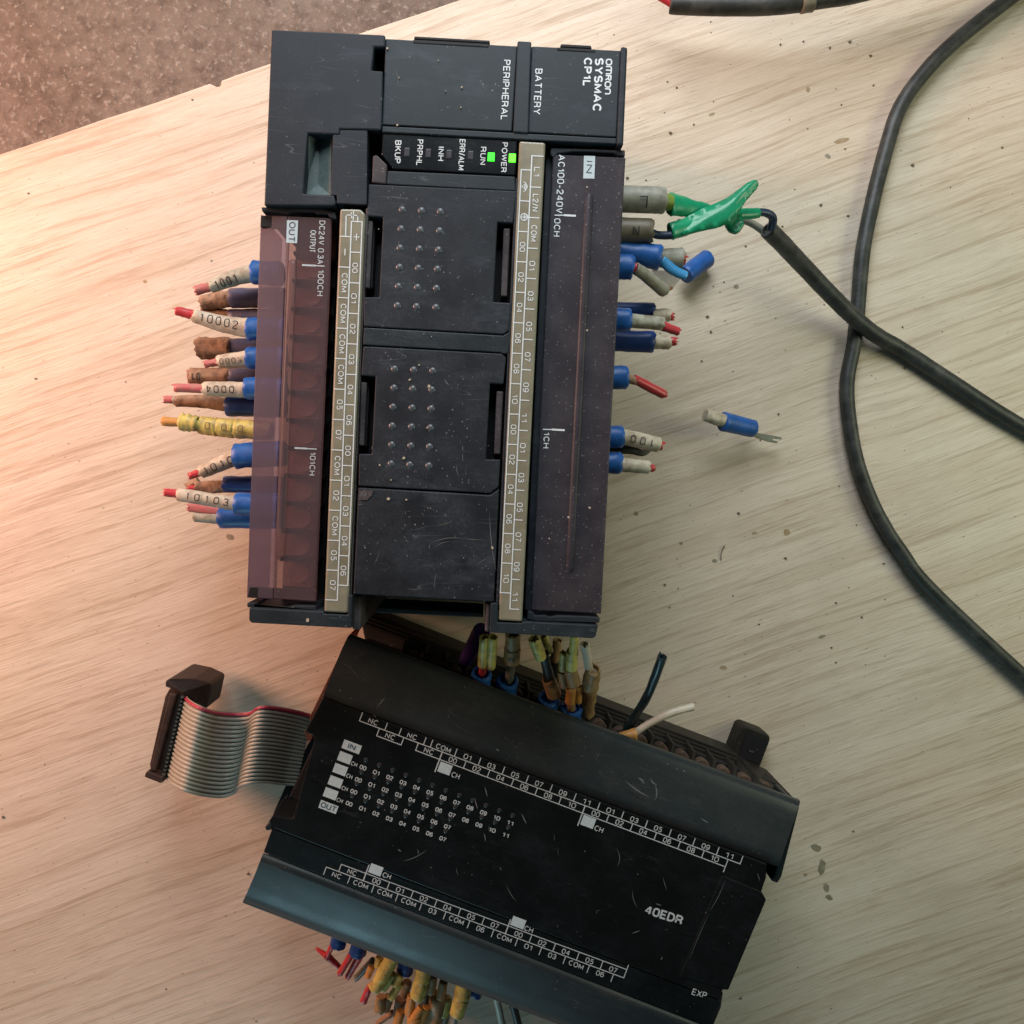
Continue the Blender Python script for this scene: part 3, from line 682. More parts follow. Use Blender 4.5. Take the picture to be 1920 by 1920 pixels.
# ground symbols
def ringpx(mb, cx, cy, r, wd, z, a0=0, a1=360, n=20):
    for i in range(n):
        t0, t1 = math.radians(lerp(a0, a1, i/n)), math.radians(lerp(a0, a1, (i+1)/n))
        line(mb, cx+r*math.cos(t0), cy+r*math.sin(t0), cx+r*math.cos(t1), cy+r*math.sin(t1), wd, z+0.0005*i)
ringpx(sl, 983, 407, 6.5, 1.6, zs); line(sl, 977, 407, 989, 407, 1.6, zs+.02); line(sl, 983, 401, 983, 413, 1.6, zs+.03); line(sl, 986.5, 403, 986.5, 411, 1.4, zs+.04)
ringpx(sl, 983.5, 350, 5, 1.5, zs, -80, 80); line(sl, 986, 343, 986, 357, 1.5, zs+.02); line(sl, 983, 346, 983, 354, 1.5, zs+.03); line(sl, 986, 343, 982, 341, 1.4, zs+.04); line(sl, 986, 357, 982, 359, 1.4, zs+.04); line(sl, 979, 348.5, 979, 351.5, 1.5, zs+.05)
# output strip
Lr = lambda y: xat(y, 416, 679, 1098, 652); Lm = lambda y: xat(y, 416, 659, 1125, 632.4); Lo = lambda y: xat(y, 444, 638.5, 1125, 611)
Yl = [416, 473.6, 530.9, 588.3, 645.4, 702.6, 759.4, 816.8, 873.5, 930.2, 986.8, 1042.5, 1098]
Yk = [444, 501.3, 558.7, 616, 673, 730.3, 787.3, 844.3, 901, 957.3, 1013.7, 1069.5, 1125.5]
la = ['+', '00', '01', '02', '03', '04', '06', '00', '01', '03', '04', '06']
lb = ['-', 'COM', 'COM', 'COM', 'COM', '05', '07', 'COM', '02', 'COM', '05', '07']
line(sl, Lr(416), 416, Lr(1098), 1098, 2.0, zs); line(sl, Lm(416), 416, Lm(1125.5), 1125.5, 2.2, zs)
for y in Yl: line(sl, Lm(y), y-1, Lr(y), y, 2.0, zs+.005)
for k, y in enumerate(Yk): line(sl, Lo(y), y-1, Lm(y), y, 2.0, zs+.005)
for k, s in enumerate(la):
    y = (Yl[k]+Yl[k+1])/2
    if s == '+': line(sl, 664, 444, 673, 444.5, 1.8, zs); line(sl, 668.6, 439, 668.2, 450, 1.8, zs+.01)
    else: text(sl, s, (Lm(y)+Lr(y))/2, y, 19, 10.5, A, zs)
for k, s in enumerate(lb):
    y = (Yk[k]+Yk[k+1])/2
    if s == '-': line(sl, 647, 467, 646.6, 478, 1.8, zs)
    else: text(sl, s, (Lo(y)+Lm(y))/2+1.0, y, 36 if s == 'COM' else 19, 11, A, zs)
for seg in ((649, 403, 648, 443.5), (649, 403, 659, 403.5), (659, 399, 659.5, 408.5), (663, 396.5, 662.3, 412), (663, 403.5, 671, 404.5), (671, 404.5, 670.5, 416)):
    line(sl, *seg, 1.9, zs+.006)
sl.build('terminal_numbering', 'white', r1)
# printing on smoky covers
cp = MB(); zc = ZT-1.9
text(cp, 'AC100-240V', 1051, 345, 110, 13, A, zc); line(cp, 1041, 403.5, 1060, 403.5, 2, zc); line(cp, 1059, 403.5, 1078, 404.5, 3.6, zc+.01)
text(cp, '0CH', 1044.5, 426.5, 34, 12, A, zc)
cp.build('printed_lettering', 'white', r1); cp = MB()
line(cp, 1019, 805, 1038, 805.5, 2, zc); line(cp, 1037, 805.5, 1057, 806.5, 3.6, zc+.01); text(cp, '1CH', 1024.5, 825.5, 30, 11, A, zc)
cp.build('printed_lettering', 'white', r1)
cq = MB()
text(cq, 'DC24V 0.3A', 602.5, 454.5, 82, 11.5, A, zc); text(cq, 'OUTPUT', 586.5, 452.5, 42, 11, A, zc)
line(cq, 568, 497, 590, 498, 3.4, zc); line(cq, 589, 498, 607.5, 499, 2, zc+.01); text(cq, '100CH', 601, 530.5, 49, 11.5, A, zc)
cq.build('printed_lettering', 'white_dim', r1); cq = MB()
line(cq, 554, 840, 574, 841, 3.4, zc); line(cq, 573, 841, 593, 842, 2, zc+.01); text(cq, '101CH', 586, 869.5, 44, 11, A, zc)
cq.build('printed_lettering', 'white_dim', r1)
for q in ([(1095, 292), (1116, 292.7), (1114.5, 335), (1093.5, 334.5)], [(538, 412.7), (559, 413.3), (557, 456), (536.5, 455)]):
    bx = MB(); flat(bx, q, zc); bx.build('label_box', 'labelbox', r1)
bt = MB(); text(bt, 'IN', 1105, 313, 23, 11.5, A, zc+.05); text(bt, 'OUT', 547.5, 434.5, 37, 12, A, zc+.05); bt.build('box_lettering', 'blueink', r1)
em = MB(); text(em, '2', 682, 926, 8, 11, A, ZT-0.26); text(em, '1', 676, 945, 3, 9, A, ZT-0.44); em.build('moulded_number', 'scratch', r1)

# scuffs and chips
def scuffs(par, lst, z):
    mb = MB()
    for pts_, wd in lst:
        n = len(pts_)
        for i in range(n-1):
            f0, f1 = math.sin(math.pi*(i+0.15)/(n-0.7)), math.sin(math.pi*min(1, (i+1.0)/(n-0.7)))
            x0, y0 = pts_[i]; x1, y1 = pts_[i+1]; L = math.hypot(x1-x0, y1-y0)+1e-6; nx, ny = -(y1-y0)/L, (x1-x0)/L
            w0, w1 = wd*max(f0, .1)/2, wd*max(f1, .1)/2
            mb.add([pt(x0+nx*w0, y0+ny*w0, z), pt(x1+nx*w1, y1+ny*w1, z), pt(x1-nx*w1, y1-ny*w1, z), pt(x0-nx*w0, y0-ny*w0, z)], [[3, 2, 1, 0]])
    mb.build('scratch_marks', 'scratch', par, kind='stuff')
def wig(x0, y0, x1, y1, bend, n=7):
    L = math.hypot(x1-x0, y1-y0); nx, ny = -(y1-y0)/L, (x1-x0)/L
    return [(lerp(x0, x1, t)+nx*bend*math.sin(math.pi*t)+random.uniform(-.15, .15), lerp(y0, y1, t)+ny*bend*math.sin(math.pi*t)+random.uniform(-.15, .15)) for t in [i/(n-1) for i in range(n)]]
sc1 = [(wig(808, 1018, 870, 1010, -5), 1.5), (wig(808, 1018, 806, 1030, 2), 1.2), (wig(815, 1025, 845, 1015, -2), 1.1), (wig(868, 1008, 905, 1012, 2), 1.2), (wig(918, 960, 930, 1070, 3), 1.6), (wig(892, 1060, 915, 1045, 0), 1.0), (wig(858, 870, 861, 893, 3), 1.2), (wig(867, 835, 868, 846, 0), 1.5), (wig(868, 850, 869, 865, 1), 1.2), (wig(820, 985, 850, 978, 1), 1), (wig(834, 710, 843, 722, 2), 2), (wig(812, 757, 816, 766, 2), 2), (wig(738, 128, 746, 162, -4), 0.8), (wig(903, 150, 912, 170, 3), 0.7), (wig(700, 1060, 712, 1030, 2), .8), (wig(820, 1070, 815, 1105, 2), .9)]
for i in range(46):
    x, y = random.uniform(690, 915), random.uniform(360, 1105); a = random.uniform(0, 6.28); l = random.uniform(2, 9)
    if 615 < y < 650: continue
    sc1.append((wig(x, y, x+l*math.cos(a), y+l*math.sin(a), random.uniform(-1, 1), 4), random.uniform(.6, 1.2)))
scuffs(r1, sc1, ZT-0.40)
def chips(par, pts_, z):
    mb = MB()
    for x, y, r in pts_:
        n = random.randint(5, 7)
        pl = [(x+r*random.uniform(.6, 1.1)*math.cos(6.283*k/n), y+r*random.uniform(.6, 1.1)*math.sin(6.283*k/n)) for k in range(n)]
        mb.pprism(pl, z-0.1, z+0.25)
    tag(mb.build('dust_grains', 'chip', par), kind='stuff')
cl = [(757, 859, 3.2), (728, 935, 3.5), (762, 937, 2.2), (577, 1163, 4), (804, 724, 3.5), (768, 712, 2), (923, 1027, 3), (641, 213, 2), (515, 190, 2.2), (514, 72, 1.8), (511, 80, 2), (701, 227, 2), (786, 684, 1.8), (712, 872, 2), (733, 900, 1.6), (866, 163, 2), (864, 201, 1.6), (1101, 350, 1.8), (1101, 619, 2), (1066, 970, 2.2), (1106, 952, 2.6), (1030, 1010, 1.7), (726, 90, 2.2), (745, 234, 2)]
for i in range(34): cl.append((random.uniform(520, 930), random.uniform(80, 1110), random.uniform(0.5, 1.2)))
chips(r1, [c for c in cl if not (c[0] < 690 and 385 < c[1] < 1130)], ZT-0.3)

# ================================================================== EXPANSION MODULE (50 mm deep)
ZP, ZE = 53.0, 44.0
r2 = thing('expansion_module', pt(980, 1560, 0), 'wide black input-output expansion module with grey ribbon cable, lying askew', 'module', -math.radians(21.4))
ux, uy = 0.936, 0.352          # along the module in the photo
def al(x, y, d, p=0.0): return (x+ux*d-uy*p, y+uy*d+ux*p)     # d along, p across (downwards)
# lower body
body2 = MB().pprism([(672, 1215), (1470, 1512), (1440, 1600), (1420, 1650), (1325, 1905), (480, 1668), (530, 1520)], 0, 30)
body2.build('lower_case', 'dark', r2, 0.5)
mid2 = MB().pprism([(640, 1290), (1445, 1592), (1425, 1660), (1330, 1930), (510, 1640), (560, 1500)], 20, 47)
mid2.build('inner_case', 'dark', r2, 0.5)
# main label panel
part_box('label_panel', [(605, 1307.5), (1438, 1620), (1437, 1646), (1428, 1672), (1437, 1687), (1366, 1857), (1354, 1856), (1352, 1877), (512, 1553), (504, 1541), (511, 1529), (544, 1535), (551, 1533), (590, 1384), (586, 1379), (572, 1372)], 40, ZP, 'panel2', r2, 0.35)
part_box('label_ledge', [(510, 1554.5), (1352, 1879), (1334, 1927), (494, 1598.5)], 38, [ZP-0.3, ZP-0.3, ZP-1.2, ZP-1.2], 'panel2', r2, 0.2)
part_box('corner_cover', [(1353, 1643), (1363, 1645), (1428, 1672), (1437, 1688), (1366, 1856), (1274, 1832)], 42, ZP+0.35, 'panel2', r2, 0.3)
# sloped covers with a rounded outer lip, swept along the module
def swept(name, a, b, prof, mat, endz=30.0, label=None):
    """a, b: lists of photo points (start end / far end) with heights; one profile line per entry"""
    mb = MB(); n = len(a)
    A_ = [pt(*p) for p in a]; B_ = [pt(*p) for p in b]; K = 24
    vs = []
    for k in range(K+1):
        t = k/K
        for i in range(n): vs.append(A_[i].lerp(B_[i], t))
    fs = []
    for k in range(K):
        for i in range(n-1): fs.append([k*n+i, k*n+i+1, (k+1)*n+i+1, (k+1)*n+i])
    fs.append(list(range(n))); fs.append([K*n+i for i in range(n)][::-1])
    mb.add(vs, fs[:-2], True); mb.add(A_, [list(range(n))]); mb.add(B_, [list(range(n))[::-1]])
    o = mb.build(name, mat, r2, label=label)
    return o
# upper cover: from the panel border up to its outer lip
swept('terminal_cover', [(572, 1374, 40), (604, 1306, 40), (606, 1305.5, ZP-0.5), (612, 1290, 52.0), (620, 1269, 51.1), (630, 1243, 49.9), (640, 1219, 48.7), (647, 1204, 47.9), (652, 1194, 46.9), (655, 1190, 44.9), (656, 1189, 42.8), (658, 1190, 40), (663, 1193, 36)][1:],
      [(1447, 1668, 36), (1438, 1618, 40), (1460, 1625, ZP-0.9), (1467, 1605, 51.8), (1474, 1583, 50.9), (1483, 1556, 49.8), (1492, 1530, 48.7), (1497, 1515, 47.9), (1500, 1505, 46.9), (1500, 1501, 44.9), (1499, 1500, 42.8), (1497, 1498, 40), (1490, 1497, 36)][1:], None, 'cover2', label='dusty upper terminal cover')
# lower cover
swept('terminal_cover', [(497, 1600, 36), (493, 1600, ZP-1.4), (487, 1616, 51.0), (479, 1637, 49.8), (470, 1659, 48.5), (462, 1677, 47.3), (456, 1688, 45.4), (455, 1692, 41.5), (458, 1694, 38.5), (464, 1692, 34)],
      [(1340, 1932, 36), (1334, 1928.5, ZP-1.4), (1329, 1944, 51.0), (1321, 1965, 49.8), (1313, 1987, 48.5), (1306, 2004, 47.3), (1301, 2014, 45.4), (1300, 2018, 41.5), (1303, 2020, 38.5), (1309, 2018, 34)], None, 'cover2', label='glossy lower terminal cover')
for nm, P0, P1, mt, rr_ in (('lip_worn_glow_edge', (656, 1191, 43.6), (1499, 1503, 43.6), 'lip_brown', 0.42), ('lip_worn_glow_edge', (456.5, 1689, 43.3), (1301, 2014, 43.3), 'lip_teal', 0.45)):
    a_0, b_0 = pt(*P0), pt(*P1)
    MB().tube([a_0.lerp(b_0, t/30) for t in range(31)], rr_, 8, wob=.25, hollow=(False, False), seed=3).build(nm, mt, r2)
# side lips
part_box('end_lip', [(655, 1190), (662, 1194), (588, 1372), (580, 1345)], 30, 44, 'end_glow', r2, 0.3)  # thin end plate coloured with the orange light glow
part_box('end_lip', [(1500, 1512), (1489, 1508), (1453, 1640), (1446, 1652), (1458, 1657), (1466, 1644)], 30, 47, 'cover2', r2, 0.5)
part_box('end_lip', [(508, 1540), (496, 1552), (500, 1558), (512, 1556)], 30, 50, 'cover2', r2, 0.3)
part_box('lip_worn_glow_edge', [(581, 1378), (591, 1350), (597, 1352), (584, 1388), (576, 1390), (570, 1372)], 28, 41, 'end_glow', r2, 0.2)  # amber here is the same light glow, set by colour
part_box('end_lip', [(1348, 1872), (1356, 1862), (1352, 1890), (1337, 1925), (1333, 1925)], 30, 50, 'worn', r2, 0.3)
# ribbon slot interior
part_box('slot_wall', [(586, 1382), (596, 1385), (556, 1536), (512, 1526), (548, 1446)], 5, 22, 'dark', r2, 0.2)

# exposed input terminals along the upper side
rail = MB()
ZR = 16.0
q0, q1 = (1000, 1256), (1418, 1420)
rail.pprism([(672, 1141), (1400, 1428), (1440, 1452), (1436, 1466), (1390, 1480), (690, 1230)], 0, 13)
rail.build('base_rail', 'base_dark', r2, 0.5)
for k, (p, zz) in enumerate(((6, 16.5), (13, 18.5), (20, 20.5))):
    MB().pprism([al(1110, 1307, -450, p), al(1110, 1307, 296, p), al(1110, 1307, 296, p+5), al(1110, 1307, -450, p+5)], 5, zz).build('rail_step', 'base_dark', r2, 0.2)
part_box('end_slope', [(1392, 1440), (1440, 1446), (1497, 1505), (1482, 1512), (1384, 1474)], 10, [24, 12, 38, 42, 34], 'base_dark', r2, 0.4)
for k in range(-8, 10):
    x, y = al(1105, 1335, -40+k*41.5, 0)
    part_box('terminal_partition', [al(x, y, 0, 0), al(x, y, 6, 0), al(x, y, 10, 36), al(x, y, 4, 36)], 10, [29, 29, 36, 36], 'base_dark', r2, 0.25)
    part_box('terminal_back', [al(x, y, 6, 2), al(x, y, 41, 2), al(x, y, 41, 8), al(x, y, 6, 8)], 10, 25, 'dark', r2, 0.1)
    cx, cy = al(x, y, 25, 24); c = pt(cx, cy, 31)
    s = MB(); s.tube([c-Vector((0, 0, 3)), c-Vector((0, 0, .4)), c], [2.9, 2.9, 2.5], 14, wob=0.12, hollow=(False, False), seed=k, ref=Vector((1, 0, 0)))
    s.build('terminal_screw', 'rust', r2)
# mounting tab
tabm = MB()
def rr(cx, cy, lx, ly, ang, r, n=4):
    out = []
    for sx, sy, a0 in ((1, 1, 0), (-1, 1, 90), (-1, -1, 180), (1, -1, 270)):
        for k in range(n+1):
            a = math.radians(a0+90*k/n); out.append((sx*(lx/2-r)+r*math.cos(a), sy*(ly/2-r)+r*math.sin(a)))
    a = math.radians(ang); c, s = math.cos(a), math.sin(a)
    return [(cx+x*c-y*s, cy+x*s+y*c) for x, y in out]
tab = part_box('mounting_tab', rr(1408, 1402, 58, 70, 21, 11), 0, 9, 'base_dark', r2, 0.6)
MB().pprism(rr(1413, 1403, 42, 48, 21, 8), 9.0, 9.25).build('tab_recess_shade', 'dark', tab)  # thin dark plate on the tab stands in for the recess shade
MB().pprism([(1403, 1405), (1408, 1409), (1417, 1409), (1423, 1404), (1419, 1408), (1413, 1411), (1406, 1410)], 9.3, 9.6).build('tab_hole_rim', 'steel', tab)

# dots and printing on the module
z2 = ZP+0.06
def sqdots():
    me = BM_.copy(); me.name = 'indicator_dot'; me.materials.clear(); me.materials.append(M['led_dot'])
    return me
M['led_dot'] = simple('unlit_indicator_lens', (0.028, 0.032, 0.034), 0.3)
dme = sqdots()
rows = [((686, 1425), 12), ((678, 1447), 12), ((669, 1469), 8), ((660.5, 1492), 8)]
for (x0, y0), n in rows:
    for k in range(n):
        x, y = x0+25.05*k, y0+9.45*k
        if x0 < 684: x, y = x+0, y+0
        o = bpy.data.objects.new('indicator_dot', dme); COL.objects.link(o); o.parent = r2
        o.location = (rootmat(r2).inverted() @ pt(x, y, ZP))*MM; o.scale = (0.8, 0.8, 0.5)
p2 = MB(); AA = 20.6
nums = ['%02d' % k for k in range(12)]
for (x0, y0), n in (((680.6, 1439.3), 12), ((672, 1462.3), 12), ((663.3, 1484.5), 8), ((654.6, 1507), 8)):
    for k in range(n): text(p2, nums[k], x0+25.1*k, y0+9.42*k, 13, 8.3, AA, z2, True)
for x, y in ((664, 1432.7), (655, 1455.6), (646.3, 1478.6), (637, 1500.8)): text(p2, 'CH', x, y, 12, 8, AA, z2)
text(p2, '40EDR', 1245, 1715.5, 74, 17, 17.5, z2, True)
# upper table
O = (674, 1351.5); du = (713.6/762.4, 268.3/762.4); nu = (-du[1], du[0])
def U(d, p): return (O[0]+du[0]*d+nu[0]*p, O[1]+du[1]*d+nu[1]*p)
def LU(mb, d0, p0, d1, p1, wd=1.7, zz=0.0): line(mb, *U(d0, p0), *U(d1, p1), wd, z2+zz)
LU(p2, 0, 0, 762.4, 0); LU(p2, 0, 0, 0, -16, 1.7, .01)
for d in (50.5, 78.6, 128, 141.5): LU(p2, d, 0, d, -14, 1.6, .01)
for k in range(13): LU(p2, 190+47.7*k, 0, 190+47.7*k, -14.5 if k < 12 else -15, 1.7, .01)
for s, d in (('NC', 25), ('NC', 103), ('COM', 165.5)): text(p2, s, *U(d, -7.5), 19 if s == 'NC' else 29, 10, AA, z2)
for k, s in enumerate(['01', '03', '05', '07', '09', '11']*2): text(p2, s, *U(190+47.7*(k+0.5), -7.6), 15.5, 10, AA, z2)
LU(p2, 40, 15, 89, 15); LU(p2, 40, 0, 40, 15, 1.7, .01); LU(p2, 89, 0, 89, 15, 1.7, .01); text(p2, 'NC', *U(64.5, 7.3), 19, 10, AA, z2)
LU(p2, 118, 14.8, 166+47.7*12, 14.8); LU(p2, 118, 0, 118, 15, 1.7, .01); text(p2, 'NC', *U(142, 7.4), 19, 10, AA, z2)
for k in range(13):
    d = 166+47.7*k
    LU(p2, d, 0, d, 39 if k in (0, 6) else (25 if k == 12 else 14.8), 2.3 if k in (0, 6) else 1.7, .01)
for k, s in enumerate(['00', '02', '04', '06', '08', '10']*2): text(p2, s, *U(166+47.7*(k+0.5), 7.5), 15.5, 10, AA, z2)
text(p2, 'CH', 854.3, 1454, 16, 10.5, AA, z2); text(p2, 'CH', 1123, 1554.5, 17, 10.5, AA, z2)
# lower table
O2 = (611.9, 1625.6); dv = (557.8/595.3, 208/595.3)
def V_(d, p): return (O2[0]+dv[0]*d-dv[1]*p, O2[1]+dv[1]*d+dv[0]*p)
zl = z2-0.25
def LV(d0, p0, d1, p1, wd=1.6, zz=0.0): line(p2, *V_(d0, p0), *V_(d1, p1), wd, zl+zz)
LV(0, 0, 595.3, 0); LV(24.6, -14.5, 595.3, -16.5); LV(24.6, -14.5, 24.6, 0, 1.6, .01)
for k in range(12):
    d = 73.7+47.4*k
    LV(d, -32 if k in (0, 6, 11) else -15, d, 0, 2.2 if k in (0, 6) else 1.6, .01)
for k, s in enumerate(['NC', '00', '01', '02', '04', '05', '07', '00', '02', '04', '05', '07']):
    d = 49 if k == 0 else 73.7+47.4*(k-0.5); text(p2, s, *V_(d, -7.5), 18 if k == 0 else 15.5, 9.8, AA, zl)
zl2 = ZP-0.9+0.2
for k in range(13):
    if k == 12: pass
    line(p2, *V_(47.9*k, 0), *V_(47.9*k, 14.5), 1.6, zl-0.02)
for k, s in enumerate(['NC', 'COM', 'COM', 'COM', '03', 'COM', '06', 'COM', '01', '03', 'COM', '06']):
    text(p2, s, *V_(47.9*(k+0.5), 8.2), {'NC': 18, 'COM': 29}.get(s, 15.5), 9.8, AA, zl)
text(p2, 'CH', 725.3, 1642, 16, 10, AA, z2-.1); text(p2, 'CH', 991.4, 1742.4, 17, 10, AA, z2-.1)
text(p2, 'EXP', 1311.5, 1863, 28, 12, 17, z2+.02)
p2.build('printed_lettering', 'white_dim', r2)
for x, y, l, h in ((659.4, 1400.3, 35, 17), (646.7, 1420.8, 25.5, 18), (637.9, 1443, 25.5, 18), (629, 1466, 25.5, 18), (620, 1488.3, 25.5, 18), (615.8, 1513, 35, 15.5), (834.3, 1441, 24, 19.5), (1103, 1541, 25, 19.5), (704.7, 1631, 24.5, 18), (971.7, 1730, 26, 18)):
    bx = MB(); flat(bx, rectpx(x, y, l, h, AA), z2-.02); bx.build('label_box', 'labelbox', r2)
bt = MB(); text(bt, 'IN', 659.4, 1400.3, 14, 10.5, AA, z2+.06); text(bt, 'OUT', 615.8, 1513, 30, 10.5, AA, z2+.06); bt.build('box_lettering', 'blueink', r2)
sc2 = [(wig(909, 1550-75, 914, 1494, 0), 2.0), (wig(891, 1497, 896, 1517, 1), 2.2), (wig(978, 1526, 987, 1545, 0), 2.4), (wig(907, 1562, 910, 1578, -1), 2), (wig(1156, 1590, 1158, 1625, -5), 1.2), (wig(950, 1660, 968, 1690, 2), 1), (wig(937, 1626, 940, 1632, 0), 1.5), (wig(1186, 1668, 1195, 1702, 3), 1), (wig(1185, 1750, 1200, 1745, 0), 2), (wig(1239, 1800, 1242, 1794, 0), 2), (wig(755, 1615, 800, 1594, 3), 1.3), (wig(783, 1592, 785, 1602, 0), 1.6), (wig(746, 1592, 752, 1597, 0), 2.6), (wig(1243, 1645, 1250, 1670, 0), 1), (wig(700, 1340, 705, 1345, 0), 1), (wig(1360, 1650, 1330, 1710, -2), 1.0), (wig(1330, 1712, 1292, 1800, 1), .8), (wig(1420, 1637, 1425, 1652, 0), 1.2), (wig(1229, 1694, 1240, 1698, 0), 2)]
for i in range(6):
    d, p = random.uniform(250, 700), random.uniform(50, 230); x, y = U(d, p); l = random.uniform(4, 18); a = random.uniform(1.1, 2.0)
    sc2.append((wig(x, y, x+l*math.cos(a), y+l*math.sin(a), random.uniform(-2, 2), 5), random.uniform(.4, .9)))
scuffs(r2, sc2, z2+0.35)
scu = [(wig(708, 1324, 722, 1308, 0), 1.6), (wig(1173, 1464, 1216, 1494, 2), 3.2), (wig(1196, 1458, 1208, 1470, -2), 4.5), (wig(1219, 1459, 1232, 1472, 2), 3.5), (wig(1228, 1470, 1229, 1500, -3), 3), (wig(1314, 1534, 1328, 1543, 0), 2.6), (wig(930, 1404, 936, 1408, 0), 3)]
scuffs(r2, scu, 53.4)

# ribbon cable with connector
rb = MB(); NS = 20
top = [(585, 1340, 22), (560, 1333, 24), (525, 1326, 30), (500, 1323, 34), (484, 1325, 34), (476, 1331, 30), (466, 1335, 27), (440, 1336, 27), (410, 1334, 31), (392, 1330, 36), (376, 1324, 38), (362, 1317, 35), (352, 1309, 29), (346, 1300, 20)]
bot = [(556, 1475, 22), (530, 1473, 24), (500, 1470, 30), (475, 1470, 34), (455, 1474, 34), (446, 1480, 30), (438, 1490, 27), (415, 1497, 27), (385, 1495, 31), (362, 1490, 36), (344, 1484, 38), (330, 1477, 35), (318, 1468, 29), (310, 1457, 20)]
rbp = bpy.data.objects.new('ribbon_cable', None)
# the flat web between the strands is the ribbon part; each strand is a piece of it
web = MB()
TOP = [pt(*p) for p in top]; BOT = [pt(*p) for p in bot]
def smooth_path(P, k=3):
    out = []
    n = len(P)
    for i in range(n-1):
        p0, p1, p2_, p3 = P[max(i-1, 0)], P[i], P[i+1], P[min(i+2, n-1)]
        for j in range(k):
            t = j/k
            out.append(0.5*((2*p1)+(p2_-p0)*t+(2*p0-5*p1+4*p2_-p3)*t*t+(3*p1-p0-3*p2_+p3)*t**3))
    out.append(P[-1]); return out
TOP = smooth_path(TOP); BOT = smooth_path(BOT)
vs = TOP+BOT; n = len(TOP)
web.add([v-Vector((0, 0, .15)) for v in vs]+[v-Vector((0, 0, .4)) for v in vs], [[i, i+1, n+i+1, n+i] for i in range(n-1)]+[[2*n+n+i, 2*n+n+i+1, 2*n+i+1, 2*n+i] for i in range(n-1)], True)
rib = web.build('ribbon_cable', 'ribbon', r2, label='grey flat ribbon cable with one red edge strand')
for k in range(NS):
    t = (k+0.5)/NS
    path = [a.lerp(b, t) for a, b in zip(TOP, BOT)]
    MB().tube(path, 0.56, 8, hollow=(False, False)).build('strand', 'ribbon_red' if k == 0 else 'ribbon', rib, label='red edge strand' if k == 0 else None)
# connector: standing block with wings
cn = MB()
cn.prism([tuple(pt(x, y, 26)[:2]) for x, y in ((318, 1290), (350, 1296), (342, 1310), (306, 1462), (297, 1470), (281, 1440), (280, 1434), (309, 1306))], 6, 26)
co = cn.build('ribbon_connector', 'conn', r2, 0.5)
part_box('connector_wing', [(310, 1276), (318, 1274), (364, 1272), (392, 1280), (396, 1284), (386, 1330), (352, 1312), (340, 1298), (309, 1288)], 6, [28, 28, 22, 20, 20, 20, 22, 27, 28], 'conn', co, 0.5)
part_box('connector_wing', [(273, 1448), (277, 1446), (306, 1458), (307, 1466), (300, 1469), (270, 1457)], 6, 28.5, 'conn', co, 0.4)
tm = MB()
for k in range(20):
    t = (k+.5)/20; x, y = lerp(342, 306, t), lerp(1304, 1456, t)
    tm.pprism(rectpx(x, y, 5, 3.4, 15), 20, 27.2)
tag(tm.build('contact_teeth', 'steel', co), kind='stuff')
part_box('connector_bar', [(318, 1300), (330, 1303), (292, 1446), (281, 1442)], 20, 28.5, 'conn', co, 0.4)

# ================================================================== WIRES
STUBG = 'cut wires screwed into the terminal rows'
def tube_px(name, segs, mat, parent, wpx0, wpx1=None, squash=1.0, wob=None, hollow=(False, True), seed=None, label=None, n=20, jag=None):
    if wob is None: wob = {'wire_marker': .09, 'insulation': .12, 'lug_sleeve': .09}.get(name, .05)
    if jag is None: jag = {'wire_marker': 1.0, 'insulation': 1.6, 'lug_sleeve': .5}.get(name, 0)
    """segs: [(px, py, z), ...]"""
    P = [pt(*s) for s in segs]
    if len(P) == 2: P = [P[0].lerp(P[1], t/9) for t in range(10)]
    else: P = smooth_path(P, 5)
    m = len(P); wpx1 = wpx1 or wpx0
    rad = [lerp(wpx0, wpx1, i/(m-1))/2*pxmm(P[i].z) for i in range(m)]
    d0, d1 = (P[1]-P[0]).normalized(), (P[-1]-P[-2]).normalized(); e = rad[0]*.12; f_ = rad[-1]*.12
    P = [P[0], P[0]+d0*e]+P[1:-1]+[P[-1]-d1*f_, P[-1]]; rad = [rad[0]*.90, rad[0]]+rad[1:-1]+[rad[-1], rad[-1]*.90]
    return MB().tube(P, rad, n, squash, wob, hollow, seed if seed is not None else random.random()*9, jag=jag).build(name, mat, parent, label=label)
def tube_text(txt, a, b, wpx, frac0, frac1, parent, flip=False, hpx=None, mat='ink', off=0.0):
    A_, B_ = pt(*a), pt(*b); d = (B_-A_); L = d.length; d.normalize()
    camp = Vector((0, 0, CAM_H)); mid = A_.lerp(B_, (frac0+frac1)/2)
    up = (camp-mid); up = (up-d*up.dot(d)).normalized(); side = up.cross(d)
    if side.y < 0: side = -side
    r = wpx/2*pxmm(mid.z)*1.09; h = (hpx or wpx*0.5)*pxmm(mid.z)
    mb = MB(); n = len(txt)
    for i, chx in enumerate(txt):
        step = (frac1-frac0)*L/n
        cs = frac0*L+step*((n-1-i if flip else i)+0.5)
        vs, fs = glyphs(chx, min(step*0.66, h*0.7), h, h*0.12)
        out = []
        for x, y, l in vs:
            if flip: x, y = -x, -y
            s = cs+x; t = y+off
            out.append(A_+d*s+side*(math.sin(t/r)*(r+0.06+l*.01))+up*(math.cos(t/r)*(r+0.06+l*.01)))
        mb.add(out, fs)
    mb.build('marker_print', mat, parent)
def wire(label, base, segs, cat='wire', name='cut_wire', group=STUBG):
    """segs: (part, material, [(px,py,z)..], w0, w1, opts)"""
    root = thing(name, pt(*base), label, cat, group=group)
    for sg in segs:
        nm, mt, P, w0, w1 = sg[:5]; op = sg[5] if len(sg) > 5 else {}
        tube_px(nm, P, mt, root, w0, w1, **op)
    return root
C = dict(hollow=(False, False))
